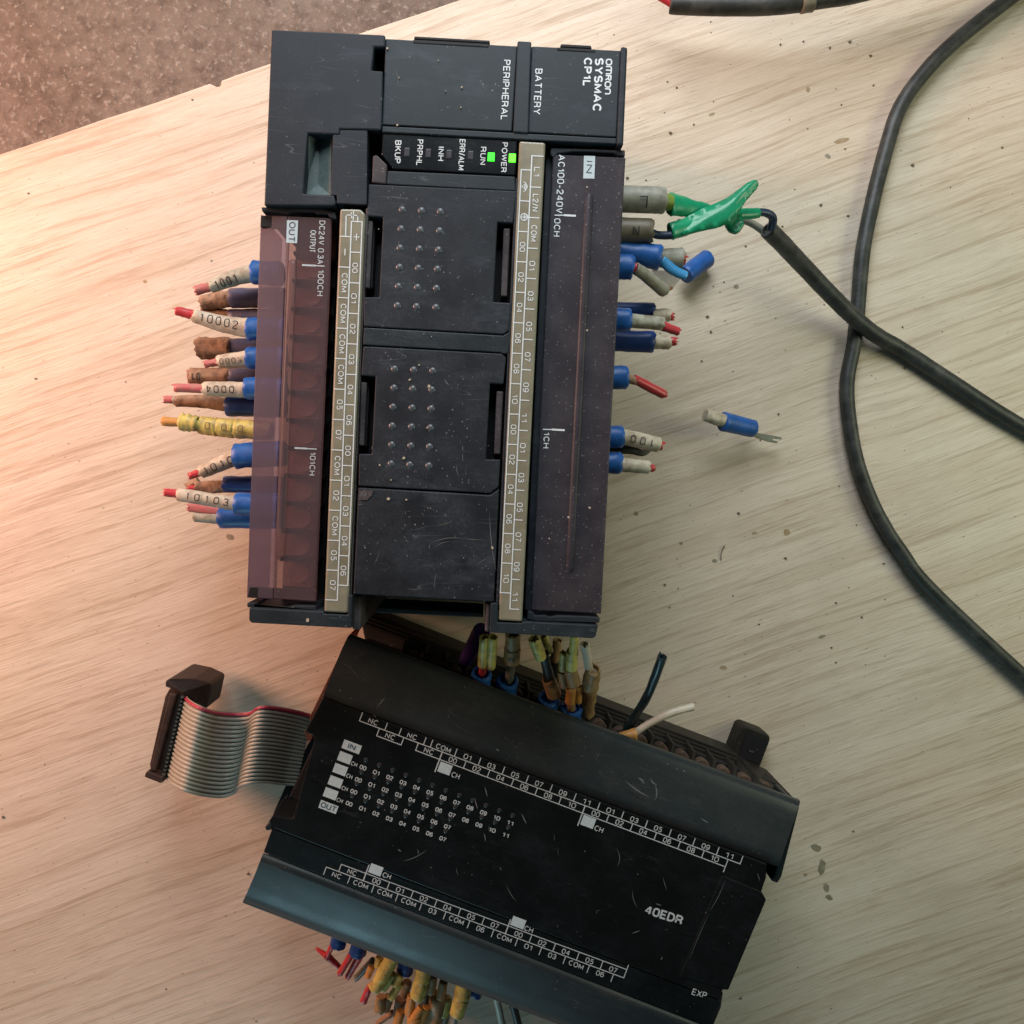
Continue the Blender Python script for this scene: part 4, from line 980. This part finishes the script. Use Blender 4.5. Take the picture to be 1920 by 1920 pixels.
def insul(x0, y0, x1, y1, z0, z1, w, mat='red'): return ('insulation', mat, [(x0, y0, z0), (x1, y1, z1)], w, w)

# ---- left side of the controller
t = wire('cream marked wire with blue lug sleeve and red end, topmost on the left side', (480, 512, 50), [
    ('lug_sleeve', 'blue', [(530, 514, 52), (473, 511, 52)], 44, 43), ('wire_marker', 'green_cream', [(478, 511, 52), (436, 522, 52), (394, 538, 52)], 33, 23),
    ('insulation', 'pink', [(400, 536, 52), (367, 545, 52)], 17, 18)])
tube_text('1001', (396, 538, 52), (470, 512, 52), 28, 0.10, 0.72, t, hpx=17)
wire('dirty brown marker with dull blue sleeve, tucked under the topmost left wire', (470, 558, 45), [
    ('lug_sleeve', 'blue_dirty', [(536, 558, 44), (432, 559, 44)], 36, 37), ('wire_marker', 'brown', [(440, 559, 44), (378, 568, 44)], 30, 28, {'wob': .25})])
wire('short brown dusty wire end hidden behind the wire marked 10002', (470, 590, 40), [
    ('lug_sleeve', 'blue_dirty', [(536, 594, 42), (430, 594, 42)], 30, 28), ('wire_marker', 'brown', [(436, 592, 42), (378, 586, 42)], 22, 22, {'wob': .2})])
t = wire('cream wire marked 10002 with a bare red tip', (480, 616, 50), [
    ('lug_sleeve', 'blue', [(536, 618, 52), (464, 617, 52)], 42, 42), ('wire_marker', 'cream', [(470, 616, 52), (420, 608, 52), (363, 592, 53)], 37, 24),
    ('insulation', 'red', [(368, 592, 53), (331, 583, 53)], 18, 17), ('copper_core', 'copper', [(334, 583, 53), (328, 579, 53)], 5, 2)])
tube_text('10002', (366, 592, 53), (468, 615, 52), 33, 0.10, 0.86, t, hpx=16)
wire('thick crusty brown marker tube, alone between the wires marked 10002 and 0003', (470, 650, 45), [
    ('lug_sleeve', 'blue_dirty', [(536, 652, 44), (430, 652, 44)], 32, 34), ('wire_marker', 'brown', [(436, 653, 44), (372, 653, 44)], 39, 40, {'wob': .2})])
t = wire('orange tinted wire marked 0003 with frayed red end', (480, 672, 50), [
    ('lug_sleeve', 'blue', [(536, 671, 51), (464, 672, 51)], 42, 41), ('wire_marker', 'cream', [(470, 673, 51), (409, 678, 51)], 32, 24),
    ('insulation', 'pink', [(414, 678, 51), (384, 683, 51)], 15, 13, {'wob': .3})])
tube_text('0003', (410, 678, 51), (468, 674, 51), 28, 0.08, 0.85, t, hpx=11)
t = wire('brown marker reading 01 with dusty blue sleeve, just above the wire marked 0004', (470, 706, 44), [
    ('lug_sleeve', 'blue_dirty', [(536, 704, 43), (429, 705, 43)], 30, 31), ('wire_marker', 'brown', [(434, 706, 43), (358, 706, 43)], 31, 32, {'wob': .12}), ('insulation', 'pink', [(362, 706, 43), (355, 706, 43)], 26, 26)])
tube_text('01', (360, 706, 43), (430, 706, 43), 31, 0.05, 0.32, t, flip=True, hpx=15)
t = wire('cream wire whose marker 0004 stands upside down, with long pink end', (480, 730, 50), [
    ('lug_sleeve', 'blue', [(536, 729, 52), (460, 728, 52)], 42, 41), ('wire_marker', 'cream', [(466, 731, 52), (382, 729, 52)], 30, 26),
    ('insulation', 'pink', [(388, 729, 52), (328, 727, 52)], 17, 16)])
tube_text('0004', (383, 729, 52), (462, 731, 52), 28, 0.08, 0.8, t, flip=True, hpx=14)
wire('long thin dusty brown wire with fat dark blue sleeve and grey ring', (470, 762, 44), [
    ('lug_sleeve', 'blue_dark', [(536, 764, 46), (425, 762, 46)], 38, 37), ('wire_marker', 'brown', [(432, 760, 46), (380, 753, 46), (330, 752, 46)], 26, 21, {'wob': .12}),
    ('ring', 'greym', [(361, 752, 46), (326, 751, 46)], 19, 18), ('insulation', 'pink', [(330, 750, 46), (309, 749, 46)], 14, 14)])
t = wire('wire with three yellow collars marked 0 and an orange core', (480, 805, 48), [
    ('wire_marker', 'yellow', [(510, 808, 49), (440, 804, 49)], 34, 35), ('wire_marker', 'yellow', [(440.5, 804, 49), (408, 801, 49)], 35, 35, {'wob': .07}), ('wire_marker', 'yellow', [(408.5, 801, 49), (375, 797, 49)], 35, 33, {'wob': .07}),
    ('insulation', 'orange', [(380, 795, 49), (305, 790, 49)], 17, 17), ('loose_clip', 'yellow', [(371, 795, 50), (338, 791, 50)], 30, 32, {'wob': .3, 'hollow': (True, True), 'n': 7})])
tube_text('000', (376, 797, 49), (472, 806, 49), 35, 0.05, 1.0, t, hpx=14, mat='browngrey')
t = wire('wire marked 1010 drooping down-left from a large bright blue sleeve', (480, 855, 50), [
    ('lug_sleeve', 'blue', [(536, 850, 50), (440, 855, 50)], 48, 47), ('wire_marker', 'cream', [(448, 855, 50), (420, 867, 50), (377, 886, 50)], 31, 24),
    ('insulation', 'red', [(383, 883, 50), (355, 893, 50)], 15, 13)])
tube_text('1010', (379, 885, 50), (446, 856, 50), 28, 0.05, 0.95, t, hpx=15)
wire('short dark blue sleeve and dirty marker, just above the wire marked 10103', (470, 909, 42), [
    ('lug_sleeve', 'blue_dark', [(536, 909, 44), (420, 908, 44)], 32, 31), ('wire_marker', 'brown', [(426, 912, 44), (368, 914, 44)], 24, 22, {'wob': .2}), ('insulation', 'red', [(372, 915, 44), (353, 916, 44)], 12, 12), ('wire_marker', 'brown', [(372, 900, 43), (352, 915, 43)], 14, 16, {'wob': .3})])
t = wire('cream wire marked 10103 with red tip, longest near the bottom left', (480, 945, 52), [
    ('lug_sleeve', 'blue', [(536, 946, 54), (442, 945, 54)], 44, 42), ('wire_marker', 'cream', [(450, 946, 54), (334, 927, 54)], 27, 24), ('insulation', 'red', [(340, 927, 54), (309, 923, 54)], 16, 15)])
tube_text('10103', (334, 927, 54), (446, 945, 54), 26, 0.12, 0.92, t, hpx=14)
t = wire('lowest left wire, flattened pink end beside a dirty cream tube in a blue sleeve', (470, 970, 44), [
    ('lug_sleeve', 'blue', [(536, 972, 45), (412, 970, 45)], 40, 40), ('insulation', 'pink', [(420, 960, 46), (354, 950, 46)], 16, 19, {'squash': .5}), ('wire_marker', 'green_cream', [(420, 972, 45), (364, 968, 45)], 22, 21)])

# ---- right side of the controller
cord = thing('power_cord', pt(1300, 400, 0), 'black power cord joined with green tape to the first two right-hand wires', 'cable')
tube_px('wire_marker', [(1120, 372, 58), (1247, 376, 58)], 'greym', cord, 48, 48, label='grimy white marker tube lettered L', wob=.03)
tube_px('wire_marker', [(1120, 430, 56), (1223, 433, 56)], 'browngrey', cord, 45, 44, label='grimy brown marker tube', wob=.03)
tl = MB()
line(tl, 1199, 391, 1199, 375, 3, 67); tl.v.clear(); tl.f.clear(); tl.sm.clear()
tube_text('L', (1165, 374, 58), (1247, 376, 58), 48, 0.30, 0.60, cord, flip=True, hpx=22, off=-0.6)
tube_text('N', (1165, 432, 56), (1223, 433, 56), 44, 0.05, 0.75, cord, flip=True, hpx=18)
tube_px('core_wire', [(1240, 378, 57), (1258, 380, 56)], 'ygreen', cord, 30, 30)
tube_px('core_wire', [(1215, 434, 54), (1235, 441, 53), (1260, 441, 53)], 'navy_wire', cord, 15, 15)
tube_px('core_wire', [(1415, 398, 44), (1436, 399, 43), (1449, 409, 41), (1446, 430, 38)], 'navy_wire', cord, 14, 16)
tube_px('core_wire', [(1385, 410, 36), (1412, 420, 34), (1440, 440, 32)], 'grey_wire', cord, 13, 14)
tp = MB()
tube_px('green_tape', [(1255, 383, 55), (1285, 388, 52), (1330, 400, 48), (1350, 412, 46)], 'green', cord, 44, 22, squash=.55, wob=.12)
tube_px('green_tape', [(1256, 434, 53), (1290, 425, 52), (1330, 413, 50), (1370, 404, 48), (1423, 399, 45)], 'green', cord, 33, 19, squash=.7, wob=.1)
def crumple(pix, z, amp, name, mat, parent, label=None, tilt=0.0, thick=1.3, seed=1.0):
    """a soft folded sheet: outline filled, subdivided, wrinkled and given thickness"""
    bm_ = bmesh.new(); P = [pt(x, y, z) for x, y in pix]; c = sum(P, Vector())/len(P)
    f = bm_.faces.new([bm_.verts.new(p) for p in P]); bmesh.ops.triangulate(bm_, faces=[f])
    for _ in range(4): bmesh.ops.subdivide_edges(bm_, edges=[e for e in bm_.edges if e.calc_length() > 1.0], cuts=1)
    bmesh.ops.triangulate(bm_, faces=bm_.faces[:])
    for v in bm_.verts:
        q = v.co
        u_, v_ = q.x*0.83+q.y*0.56, -q.x*0.56+q.y*0.83
        ridge = abs(noise.noise(Vector((u_*0.035+seed, v_*0.22, seed))))
        v.co.z += amp*(0.7*noise.noise(Vector((u_*.09, v_*.25, seed)))-1.8*ridge)+tilt*(q.y-c.y)
    bm_.normal_update()
    for f in bm_.faces: 
        if f.normal.z < 0: f.normal_flip()
    mb = MB(); bm_.verts.ensure_lookup_table()
    mb.add([v.co.copy() for v in bm_.verts], [[v.index for v in f.verts] for f in bm_.faces], True); bm_.free()
    o = mb.build(name, mat, parent, label=label)
    sd = o.modifiers.new('thickness', 'SOLIDIFY'); sd.thickness = thick*MM; sd.offset = -1
    return o
crumple([(1276, 411), (1300, 398), (1320, 387), (1345, 377), (1368, 366), (1390, 350), (1404, 340), (1414, 336), (1422, 337), (1425, 343), (1421, 352), (1410, 364), (1398, 378), (1391, 389), (1384, 402), (1372, 417), (1345, 425), (1320, 430), (1296, 436), (1280, 438)], 54.5, 2.0, 'green_tape', 'green', cord, 'green tape flag folded to a point', seed=2.3)
crumple([(1362, 418), (1376, 402), (1392, 400), (1396, 418), (1388, 430), (1380, 434), (1370, 430)], 50.5, 1.0, 'green_tape', 'green', cord, seed=4.1)
tube_px('cord_sheath', [(1440, 430, 36), (1462, 452, 32), (1500, 492, 24), (1550, 545, 16), (1603, 597, 9.4), (1645, 630, 5.5), (1690, 655, 3.2), (1760, 700, 3.2), (1900, 790, 3.2), (2100, 900, 3.2)], 'black_wire', cord, 33, 26, hollow=(True, False), wob=.04)

wire('big blue sleeve with dusty stub and dark red tip, below the two grimy markers', (1180, 478, 50), [
    ('lug_sleeve', 'blue', [(1130, 466, 54), (1238, 483, 54)], 32, 48, {'wob': .08}), ('wire_marker', 'greym', [(1230, 484, 50), (1281, 484, 50)], 34, 36, {'wob': .1}), ('insulation', 'red', [(1270, 485, 49), (1284, 485, 49)], 26, 24)])
wire('blue sleeve with a bent-down cream tube, overlapping the big blue sleeve', (1170, 500, 60), [
    ('lug_sleeve', 'blue', [(1130, 498, 62), (1186, 501, 62)], 44, 46), ('insulation', 'red', [(1180, 501, 60), (1194, 502, 60)], 18, 18),
    ('wire_marker', 'greym', [(1190, 502, 60), (1215, 520, 56), (1246, 546, 50)], 22, 24, {'hollow': (True, True)}), ('copper_core', 'copper', [(1246, 545, 50), (1260, 540, 48)], 9, 6)])
wire('small glossy light blue tube lying across the dusty stub', (1260, 500, 45), [('tube', 'blue_light', [(1241, 487, 52), (1262, 506, 51), (1287, 518, 50)], 22, 17, {'squash': .7})], cat='tube', name='loose_tube', group=None)
wire('loose blue sleeve lying slanted on the board right of the big blue sleeve', (1305, 500, 4), [('lug_sleeve', 'blue', [(1284, 516, 8), (1327, 484, 3.4)], 34, 34, {'wob': .03})], cat='sleeve', name='loose_sleeve', group=None)
flm = MB(); flm.pprism([(1222, 506), (1262, 507), (1278, 522), (1262, 540), (1240, 531)], 46, 46.6)
tag(flm.build('plastic_film', 'film', None, 0.2), 'scrap of clear shiny film caught between grey and light blue tubes', 'film')
wire('dark blue sleeve with cream stub, upper one of the trio of three', (1180, 580, 42), [
    ('lug_sleeve', 'blue_dark', [(1120, 578, 46), (1227, 580, 46)], 24, 24), ('wire_marker', 'cream', [(1222, 591, 46), (1256, 591, 46)], 24, 23), ('insulation', 'red', [(1252, 593, 46), (1262, 594, 46)], 14, 15)])
wire('bright blue sleeve with cream tube and red tip, middle of the trio', (1175, 600, 55), [
    ('lug_sleeve', 'blue', [(1120, 598, 58), (1182, 600, 58)], 43, 44), ('wire_marker', 'green_cream', [(1176, 600, 56), (1243, 607, 55)], 26, 25), ('insulation', 'red', [(1238, 610, 55), (1273, 622, 54)], 18, 16)])
wire('large dark blue sleeve with cream stub, lowest of the trio', (1180, 640, 42), [
    ('lug_sleeve', 'blue_dark', [(1115, 638, 47), (1226, 641, 47)], 40, 39), ('wire_marker', 'cream', [(1220, 641, 46), (1256, 642, 46)], 26, 26), ('insulation', 'red', [(1250, 640, 46), (1267, 640, 46)], 16, 16)])
wire('lone blue sleeve with a long red wire pointing down-right', (1165, 708, 50), [
    ('lug_sleeve', 'blue', [(1115, 707, 56), (1176, 708, 56)], 44, 43), ('insulation', 'brown', [(1170, 708, 54), (1192, 714, 54)], 15, 16), ('insulation', 'red', [(1188, 710, 54), (1245, 740, 50)], 17, 18)])
t = wire('blue sleeve with cream marker reading 100 upside down', (1160, 820, 50), [
    ('lug_sleeve', 'blue', [(1105, 818, 57), (1168, 819, 57)], 42, 41), ('wire_marker', 'cream', [(1162, 817, 56), (1236, 834, 54)], 30, 28, {'hollow': (False, False)}), ('insulation', 'red', [(1230, 834, 54), (1242, 836, 54)], 20, 18)])
tube_text('100', (1165, 818, 56), (1237, 834, 54), 29, 0.12, 0.85, t, flip=True, hpx=15)
wire('black curled strip between the last two right-hand blue sleeves', (1190, 845, 48), [('strip', 'black_wire', [(1130, 843, 50), (1180, 843, 52), (1205, 849, 50), (1220, 840, 46)], 20, 10, {'squash': .5})])
wire('last right-hand blue sleeve with short cream tube and red tip', (1155, 868, 50), [
    ('lug_sleeve', 'blue', [(1100, 866, 56), (1165, 868, 56)], 42, 41), ('wire_marker', 'cream', [(1160, 871, 55), (1218, 876, 55)], 27, 25), ('insulation', 'red', [(1212, 876, 55), (1226, 878, 55)], 16, 14), ('copper_core', 'copper', [(1224, 878, 55), (1230, 878, 55)], 7, 5)])
lg = wire('small fork terminal with blue sleeve lying alone on the board', (1380, 795, 3), [
    ('lug_sleeve', 'blue', [(1354, 790, 15), (1413, 804, 9)], 37, 33, {'wob': .04, 'squash': .85}), ('wire_marker', 'cream', [(1322, 778, 17), (1356, 789, 15)], 24, 26), ('barrel', 'steel', [(1348, 788, 15.5), (1358, 790, 15)], 22, 22, {'hollow': (True, False)})], cat='terminal', name='fork_terminal', group=None)
for dx, dy in ((0, -3), (0, 5)):
    pass
MB().pprism([(1412, 810), (1440, 815), (1466, 820), (1466, 824), (1450, 822), (1449, 825), (1459, 828), (1457, 831), (1440, 828), (1412, 818)], 6.0, 7.0).build('fork_tongue', 'steel', lg, 0.1)

# ---- other cables
cb = thing('black_cable', pt(1600, 700, 0), 'black cable curving along the right side of the board', 'cable')
tube_px('cable_sheath', [(2250, -330, 3.2), (2000, -90, 3.2), (1800, 70, 3.2), (1726, 145, 3.2), (1686, 205, 3.2), (1664, 270, 3.2), (1638, 370, 3.2), (1618, 470, 3.4), (1610, 560, 2.8), (1602, 640, 2.8), (1588, 720, 3.0), (1594, 800, 3.2), (1608, 870, 3.4), (1634, 940, 3.4), (1660, 990, 3.4), (1690, 1035, 3.4), (1740, 1100, 3.4), (1900, 1250, 3.4), (2200, 1520, 3.4)], 'black_wire', cb, 28, 26, wob=.03, hollow=(False, False))
tc = thing('thick_cable', pt(1450, 8, 4), 'thick black cable with red wire crossing the top edge', 'cable')
tube_px('cable_sheath', [(1256, 8, 16), (1300, 10, 17), (1380, 11, 18), (1460, 8, 19), (1530, -2, 20), (1620, -18, 20), (1760, -60, 20), (1950, -120, 20), (2300, -260, 20)], 'black_wire', tc, 32, 40, wob=.04)
tube_px('collar', [(1500, 6, 20), (1524, 1, 20)], 'browngrey', tc, 36, 38, hollow=(False, False))
tube_px('red_core', [(1180, -30, 18), (1225, -12, 17), (1262, 10, 16)], 'red', tc, 12, 12)

# ---- wires standing between the two modules
wire('dark purple sleeve in the shadow under the controller', (885, 1215, 20), [('lug_sleeve', 'purple', [(905, 1180, 40), (872, 1240, 30)], 34, 26)])
wire('blue sleeve holding twin yellow collars on a red core, between the two modules', (900, 1270, 25), [
    ('lug_sleeve', 'blue', [(900, 1300, 34), (903, 1262, 40)], 38, 39), ('insulation', 'red', [(903, 1268, 38), (908, 1240, 42)], 15, 15),
    ('wire_marker', 'yellow', [(905, 1248, 44), (908, 1194, 50)], 20, 18), ('wire_marker', 'yellow', [(920, 1252, 44), (924, 1194, 50)], 18, 20)])
t = wire('blue sleeve with grey wire and tan collar numbered 2', (950, 1290, 25), [
    ('lug_sleeve', 'blue', [(945, 1312, 32), (952, 1275, 38)], 42, 42), ('insulation', 'grey_wire', [(954, 1280, 36), (959, 1236, 42)], 17, 17),
    ('wire_marker', 'tan', [(959, 1242, 43), (961, 1215, 45)], 31, 31), ('wire_marker', 'tan', [(961, 1214.5, 45), (962, 1188, 47)], 29, 29)])
tube_text('2', (959, 1242, 43), (961, 1215, 45), 31, 0.1, 0.9, t, hpx=12)
wire('blue sleeve with black wire and a bright yellow tube, centre of the cluster between modules', (1025, 1320, 25), [
    ('lug_sleeve', 'blue', [(1022, 1345, 33), (1030, 1308, 38)], 40, 42), ('wire_marker', 'tan', [(1040, 1304, 39), (1028, 1272, 42)], 28, 27),
    ('insulation', 'black_wire', [(1031, 1278, 41), (1020, 1225, 48)], 20, 18), ('wire_marker', 'yellow', [(1014, 1234, 50), (1001, 1198, 54)], 23, 22)])
wire('short bright yellow tube with tan collars behind the black wire', (1035, 1240, 25), [
    ('wire_marker', 'yellow', [(1031, 1222, 46), (1019, 1192, 50)], 15, 14), ('wire_marker', 'tan', [(1040, 1240, 36), (1046, 1200, 38)], 18, 18), ('insulation', 'black_wire', [(1040, 1300, 32), (1040, 1235, 36)], 22, 20)])
wire('stack of split yellow and orange collars over a blue sleeve', (1070, 1340, 25), [
    ('lug_sleeve', 'blue', [(1067, 1365, 32), (1071, 1326, 38)], 42, 42), ('insulation', 'tan', [(1071, 1330, 38), (1075, 1200, 52)], 16, 12),
    ('wire_marker', 'orange', [(1069, 1318, 41), (1072, 1287, 44)], 20, 20), ('wire_marker', 'orange', [(1083, 1316, 41), (1085, 1286, 44)], 16, 15), ('wire_marker', 'tan', [(1058, 1287, 44), (1053, 1260, 46)], 18, 17),
    ('wire_marker', 'tan', [(1077, 1284, 46), (1069, 1252, 48)], 26, 24), ('wire_marker', 'yellow', [(1071, 1254, 49), (1073, 1220, 53)], 22, 23), ('wire_marker', 'yellow', [(1054, 1258, 46), (1056, 1224, 49)], 13, 14), ('wire_marker', 'yellow', [(1075, 1222, 54), (1077, 1190, 58)], 17, 17)])
wire('ivory tube rising from curled tan collars, rightmost of the cluster between the modules', (1105, 1320, 25), [
    ('insulation', 'white_wire', [(1105, 1258, 46), (1096, 1208, 56)], 16, 17), ('wire_marker', 'tan', [(1106, 1290, 43), (1112, 1254, 48)], 32, 30, {'wob': .2}), ('wire_marker', 'tan', [(1104, 1314, 39), (1106, 1289, 42)], 28, 28, {'wob': .15}), ('wire_marker', 'tan', [(1101, 1340, 34), (1103, 1313, 38)], 27, 26, {'wob': .15})])
wire('black wire with painted-in teal sheen standing out of the module towards the board', (1180, 1365, 25), [
    ('insulation', 'teal_sheen_wire', [(1170, 1378, 30), (1187, 1348, 34), (1212, 1308, 40), (1229, 1268, 44), (1242, 1230, 48)], 15, 18)])
wire('ivory wire leaving an orange collar, pointing right over the terminals', (1180, 1380, 25), [
    ('insulation', 'white_wire', [(1185, 1378, 36), (1215, 1358, 37), (1255, 1338, 38), (1300, 1325, 38)], 13, 15), ('wire_marker', 'orange', [(1150, 1384, 38), (1193, 1376, 38)], 14, 24, {'wob': .12})])

# ---- wires below the module
G3 = 'wires cut off along the lower side of the module'
W = lambda lab, b, s: wire(lab, b, s, group=G3)
W('blue sleeve with split red ends, leftmost below the module', (640, 1770, 8), [
    ('lug_sleeve', 'blue_dark', [(640, 1745, 16), (633, 1774, 16)], 32, 31), ('insulation', 'red', [(625, 1768, 16), (612, 1796, 15)], 11, 10), ('insulation', 'red', [(612, 1792, 15), (593, 1778, 14)], 12, 5), ('insulation', 'red', [(613, 1792, 14), (640, 1816, 12)], 14, 8)])
W('blue sleeve with two red wires, second below the module', (670, 1780, 8), [
    ('lug_sleeve', 'blue_dark', [(678, 1755, 17), (670, 1790, 17)], 34, 32), ('insulation', 'red', [(661, 1786, 17), (637, 1826, 16)], 13, 13), ('insulation', 'red', [(676, 1790, 16), (652, 1832, 14)], 15, 12), ('insulation', 'browngrey', [(700, 1800, 12), (668, 1834, 10)], 14, 12)])
W('stack of olive yellow collars ending in a bright red wire', (720, 1830, 8), [
    ('wire_marker', 'yellow', [(740, 1790, 20), (727, 1812, 20)], 27, 28), ('wire_marker', 'yellow', [(727, 1811, 20), (716, 1831, 20)], 27, 28), ('wire_marker', 'yellow', [(716, 1830, 20), (703, 1855, 20)], 26, 24),
    ('insulation', 'orange', [(705, 1840, 18), (692, 1850, 18)], 10, 10), ('insulation', 'red', [(693, 1850, 18), (682, 1877, 17)], 13, 15)])
W('slim yellow collar left of the olive yellow stack', (700, 1810, 8), [('wire_marker', 'yellow', [(712, 1795, 17), (708, 1812, 17)], 16, 15), ('wire_marker', 'orange', [(697, 1812, 17), (689, 1832, 17)], 14, 13)])
W('folded split yellow collars between the stack and the dark blue sleeve', (740, 1850, 8), [
    ('wire_marker', 'yellow', [(752, 1826, 19), (740, 1848, 19)], 16, 16), ('wire_marker', 'yellow', [(740, 1826, 18), (718, 1856, 18)], 15, 14), ('wire_marker', 'yellow', [(752, 1842, 18), (732, 1872, 18)], 16, 15), ('wire_marker', 'tan', [(715, 1868, 12), (712, 1895, 12)], 20, 22)])
W('tangle of short tan and olive collars lying deepest under the lower cluster', (745, 1880, 2), [
    ('wire_marker', 'tan', [(730, 1868, 8), (722, 1894, 8)], 20, 18), ('wire_marker', 'brown', [(752, 1872, 7), (746, 1905, 7)], 22, 20), ('wire_marker', 'tan', [(764, 1840, 9), (758, 1868, 9)], 18, 17), ('insulation', 'copper', [(716, 1890, 5), (742, 1903, 5)], 8, 6),
    ('wire_marker', 'browngrey', [(800, 1850, 9), (796, 1884, 9)], 19, 18), ('insulation', 'brown', [(738, 1898, 6), (708, 1918, 6)], 12, 10), ('wire_marker', 'orange', [(752, 1895, 12), (744, 1925, 12)], 18, 18), ('wire_marker', 'yellow', [(838, 1870, 11), (832, 1905, 11)], 20, 18), ('wire_marker', 'tan', [(800, 1905, 13), (795, 1940, 13)], 24, 24)])
W('lone dark blue sleeve among the yellow collars below the module', (762, 1810, 8), [('lug_sleeve', 'blue_dark', [(766, 1790, 17), (758, 1824, 17)], 33, 32)])
W('pale yellow collar passing into orange collars, middle of the lower cluster', (785, 1850, 8), [
    ('wire_marker', 'yellow', [(797, 1808, 22), (791, 1840, 22)], 31, 31), ('wire_marker', 'yellow', [(791, 1839, 22), (782, 1870, 22)], 30, 29), ('wire_marker', 'orange', [(772, 1866, 19), (768, 1900, 18)], 17, 20), ('wire_marker', 'orange', [(790, 1888, 20), (774, 1912, 20)], 15, 16), ('wire_marker', 'orange', [(778, 1905, 19), (775, 1935, 19)], 28, 28)])
W('pair of tan collars right of the pale yellow one', (820, 1860, 8), [
    ('wire_marker', 'tan', [(812, 1828, 20), (808, 1862, 20)], 18, 17), ('wire_marker', 'tan', [(832, 1840, 19), (826, 1872, 19)], 17, 17), ('wire_marker', 'tan', [(822, 1865, 17), (812, 1915, 16)], 30, 32, {'wob': .2}), ('wire_marker', 'orange', [(800, 1888, 19), (786, 1922, 19)], 15, 15)])
W('rightmost yellow collar of the lower cluster with a grey wire end', (860, 1880, 8), [
    ('wire_marker', 'yellow', [(872, 1838, 22), (866, 1870, 22)], 31, 32), ('wire_marker', 'yellow', [(866, 1869, 22), (856, 1904, 22)], 31, 28), ('insulation', 'grey_wire', [(855, 1900, 18), (843, 1940, 16)], 15, 15)])
W('dark blue sleeve just peeking out right of the last yellow collar', (893, 1860, 8), [('lug_sleeve', 'blue_dark', [(900, 1840, 16), (890, 1866, 16)], 28, 26)])
W('dark brown wire in the gap between collars of the lower cluster', (835, 1900, 5), [('insulation', 'browngrey', [(842, 1880, 10), (828, 1940, 8)], 14, 14)])
W('white wire running out of the bottom edge', (940, 1900, 8), [('insulation', 'white_wire', [(926, 1850, 16), (934, 1885, 14), (944, 1930, 12), (960, 1980, 10)], 13, 14)])
W('dark brown wire beside the white wire at the bottom edge', (970, 1900, 8), [('insulation', 'black_wire', [(952, 1850, 15), (964, 1890, 13), (974, 1930, 11), (988, 1980, 9)], 15, 15)])
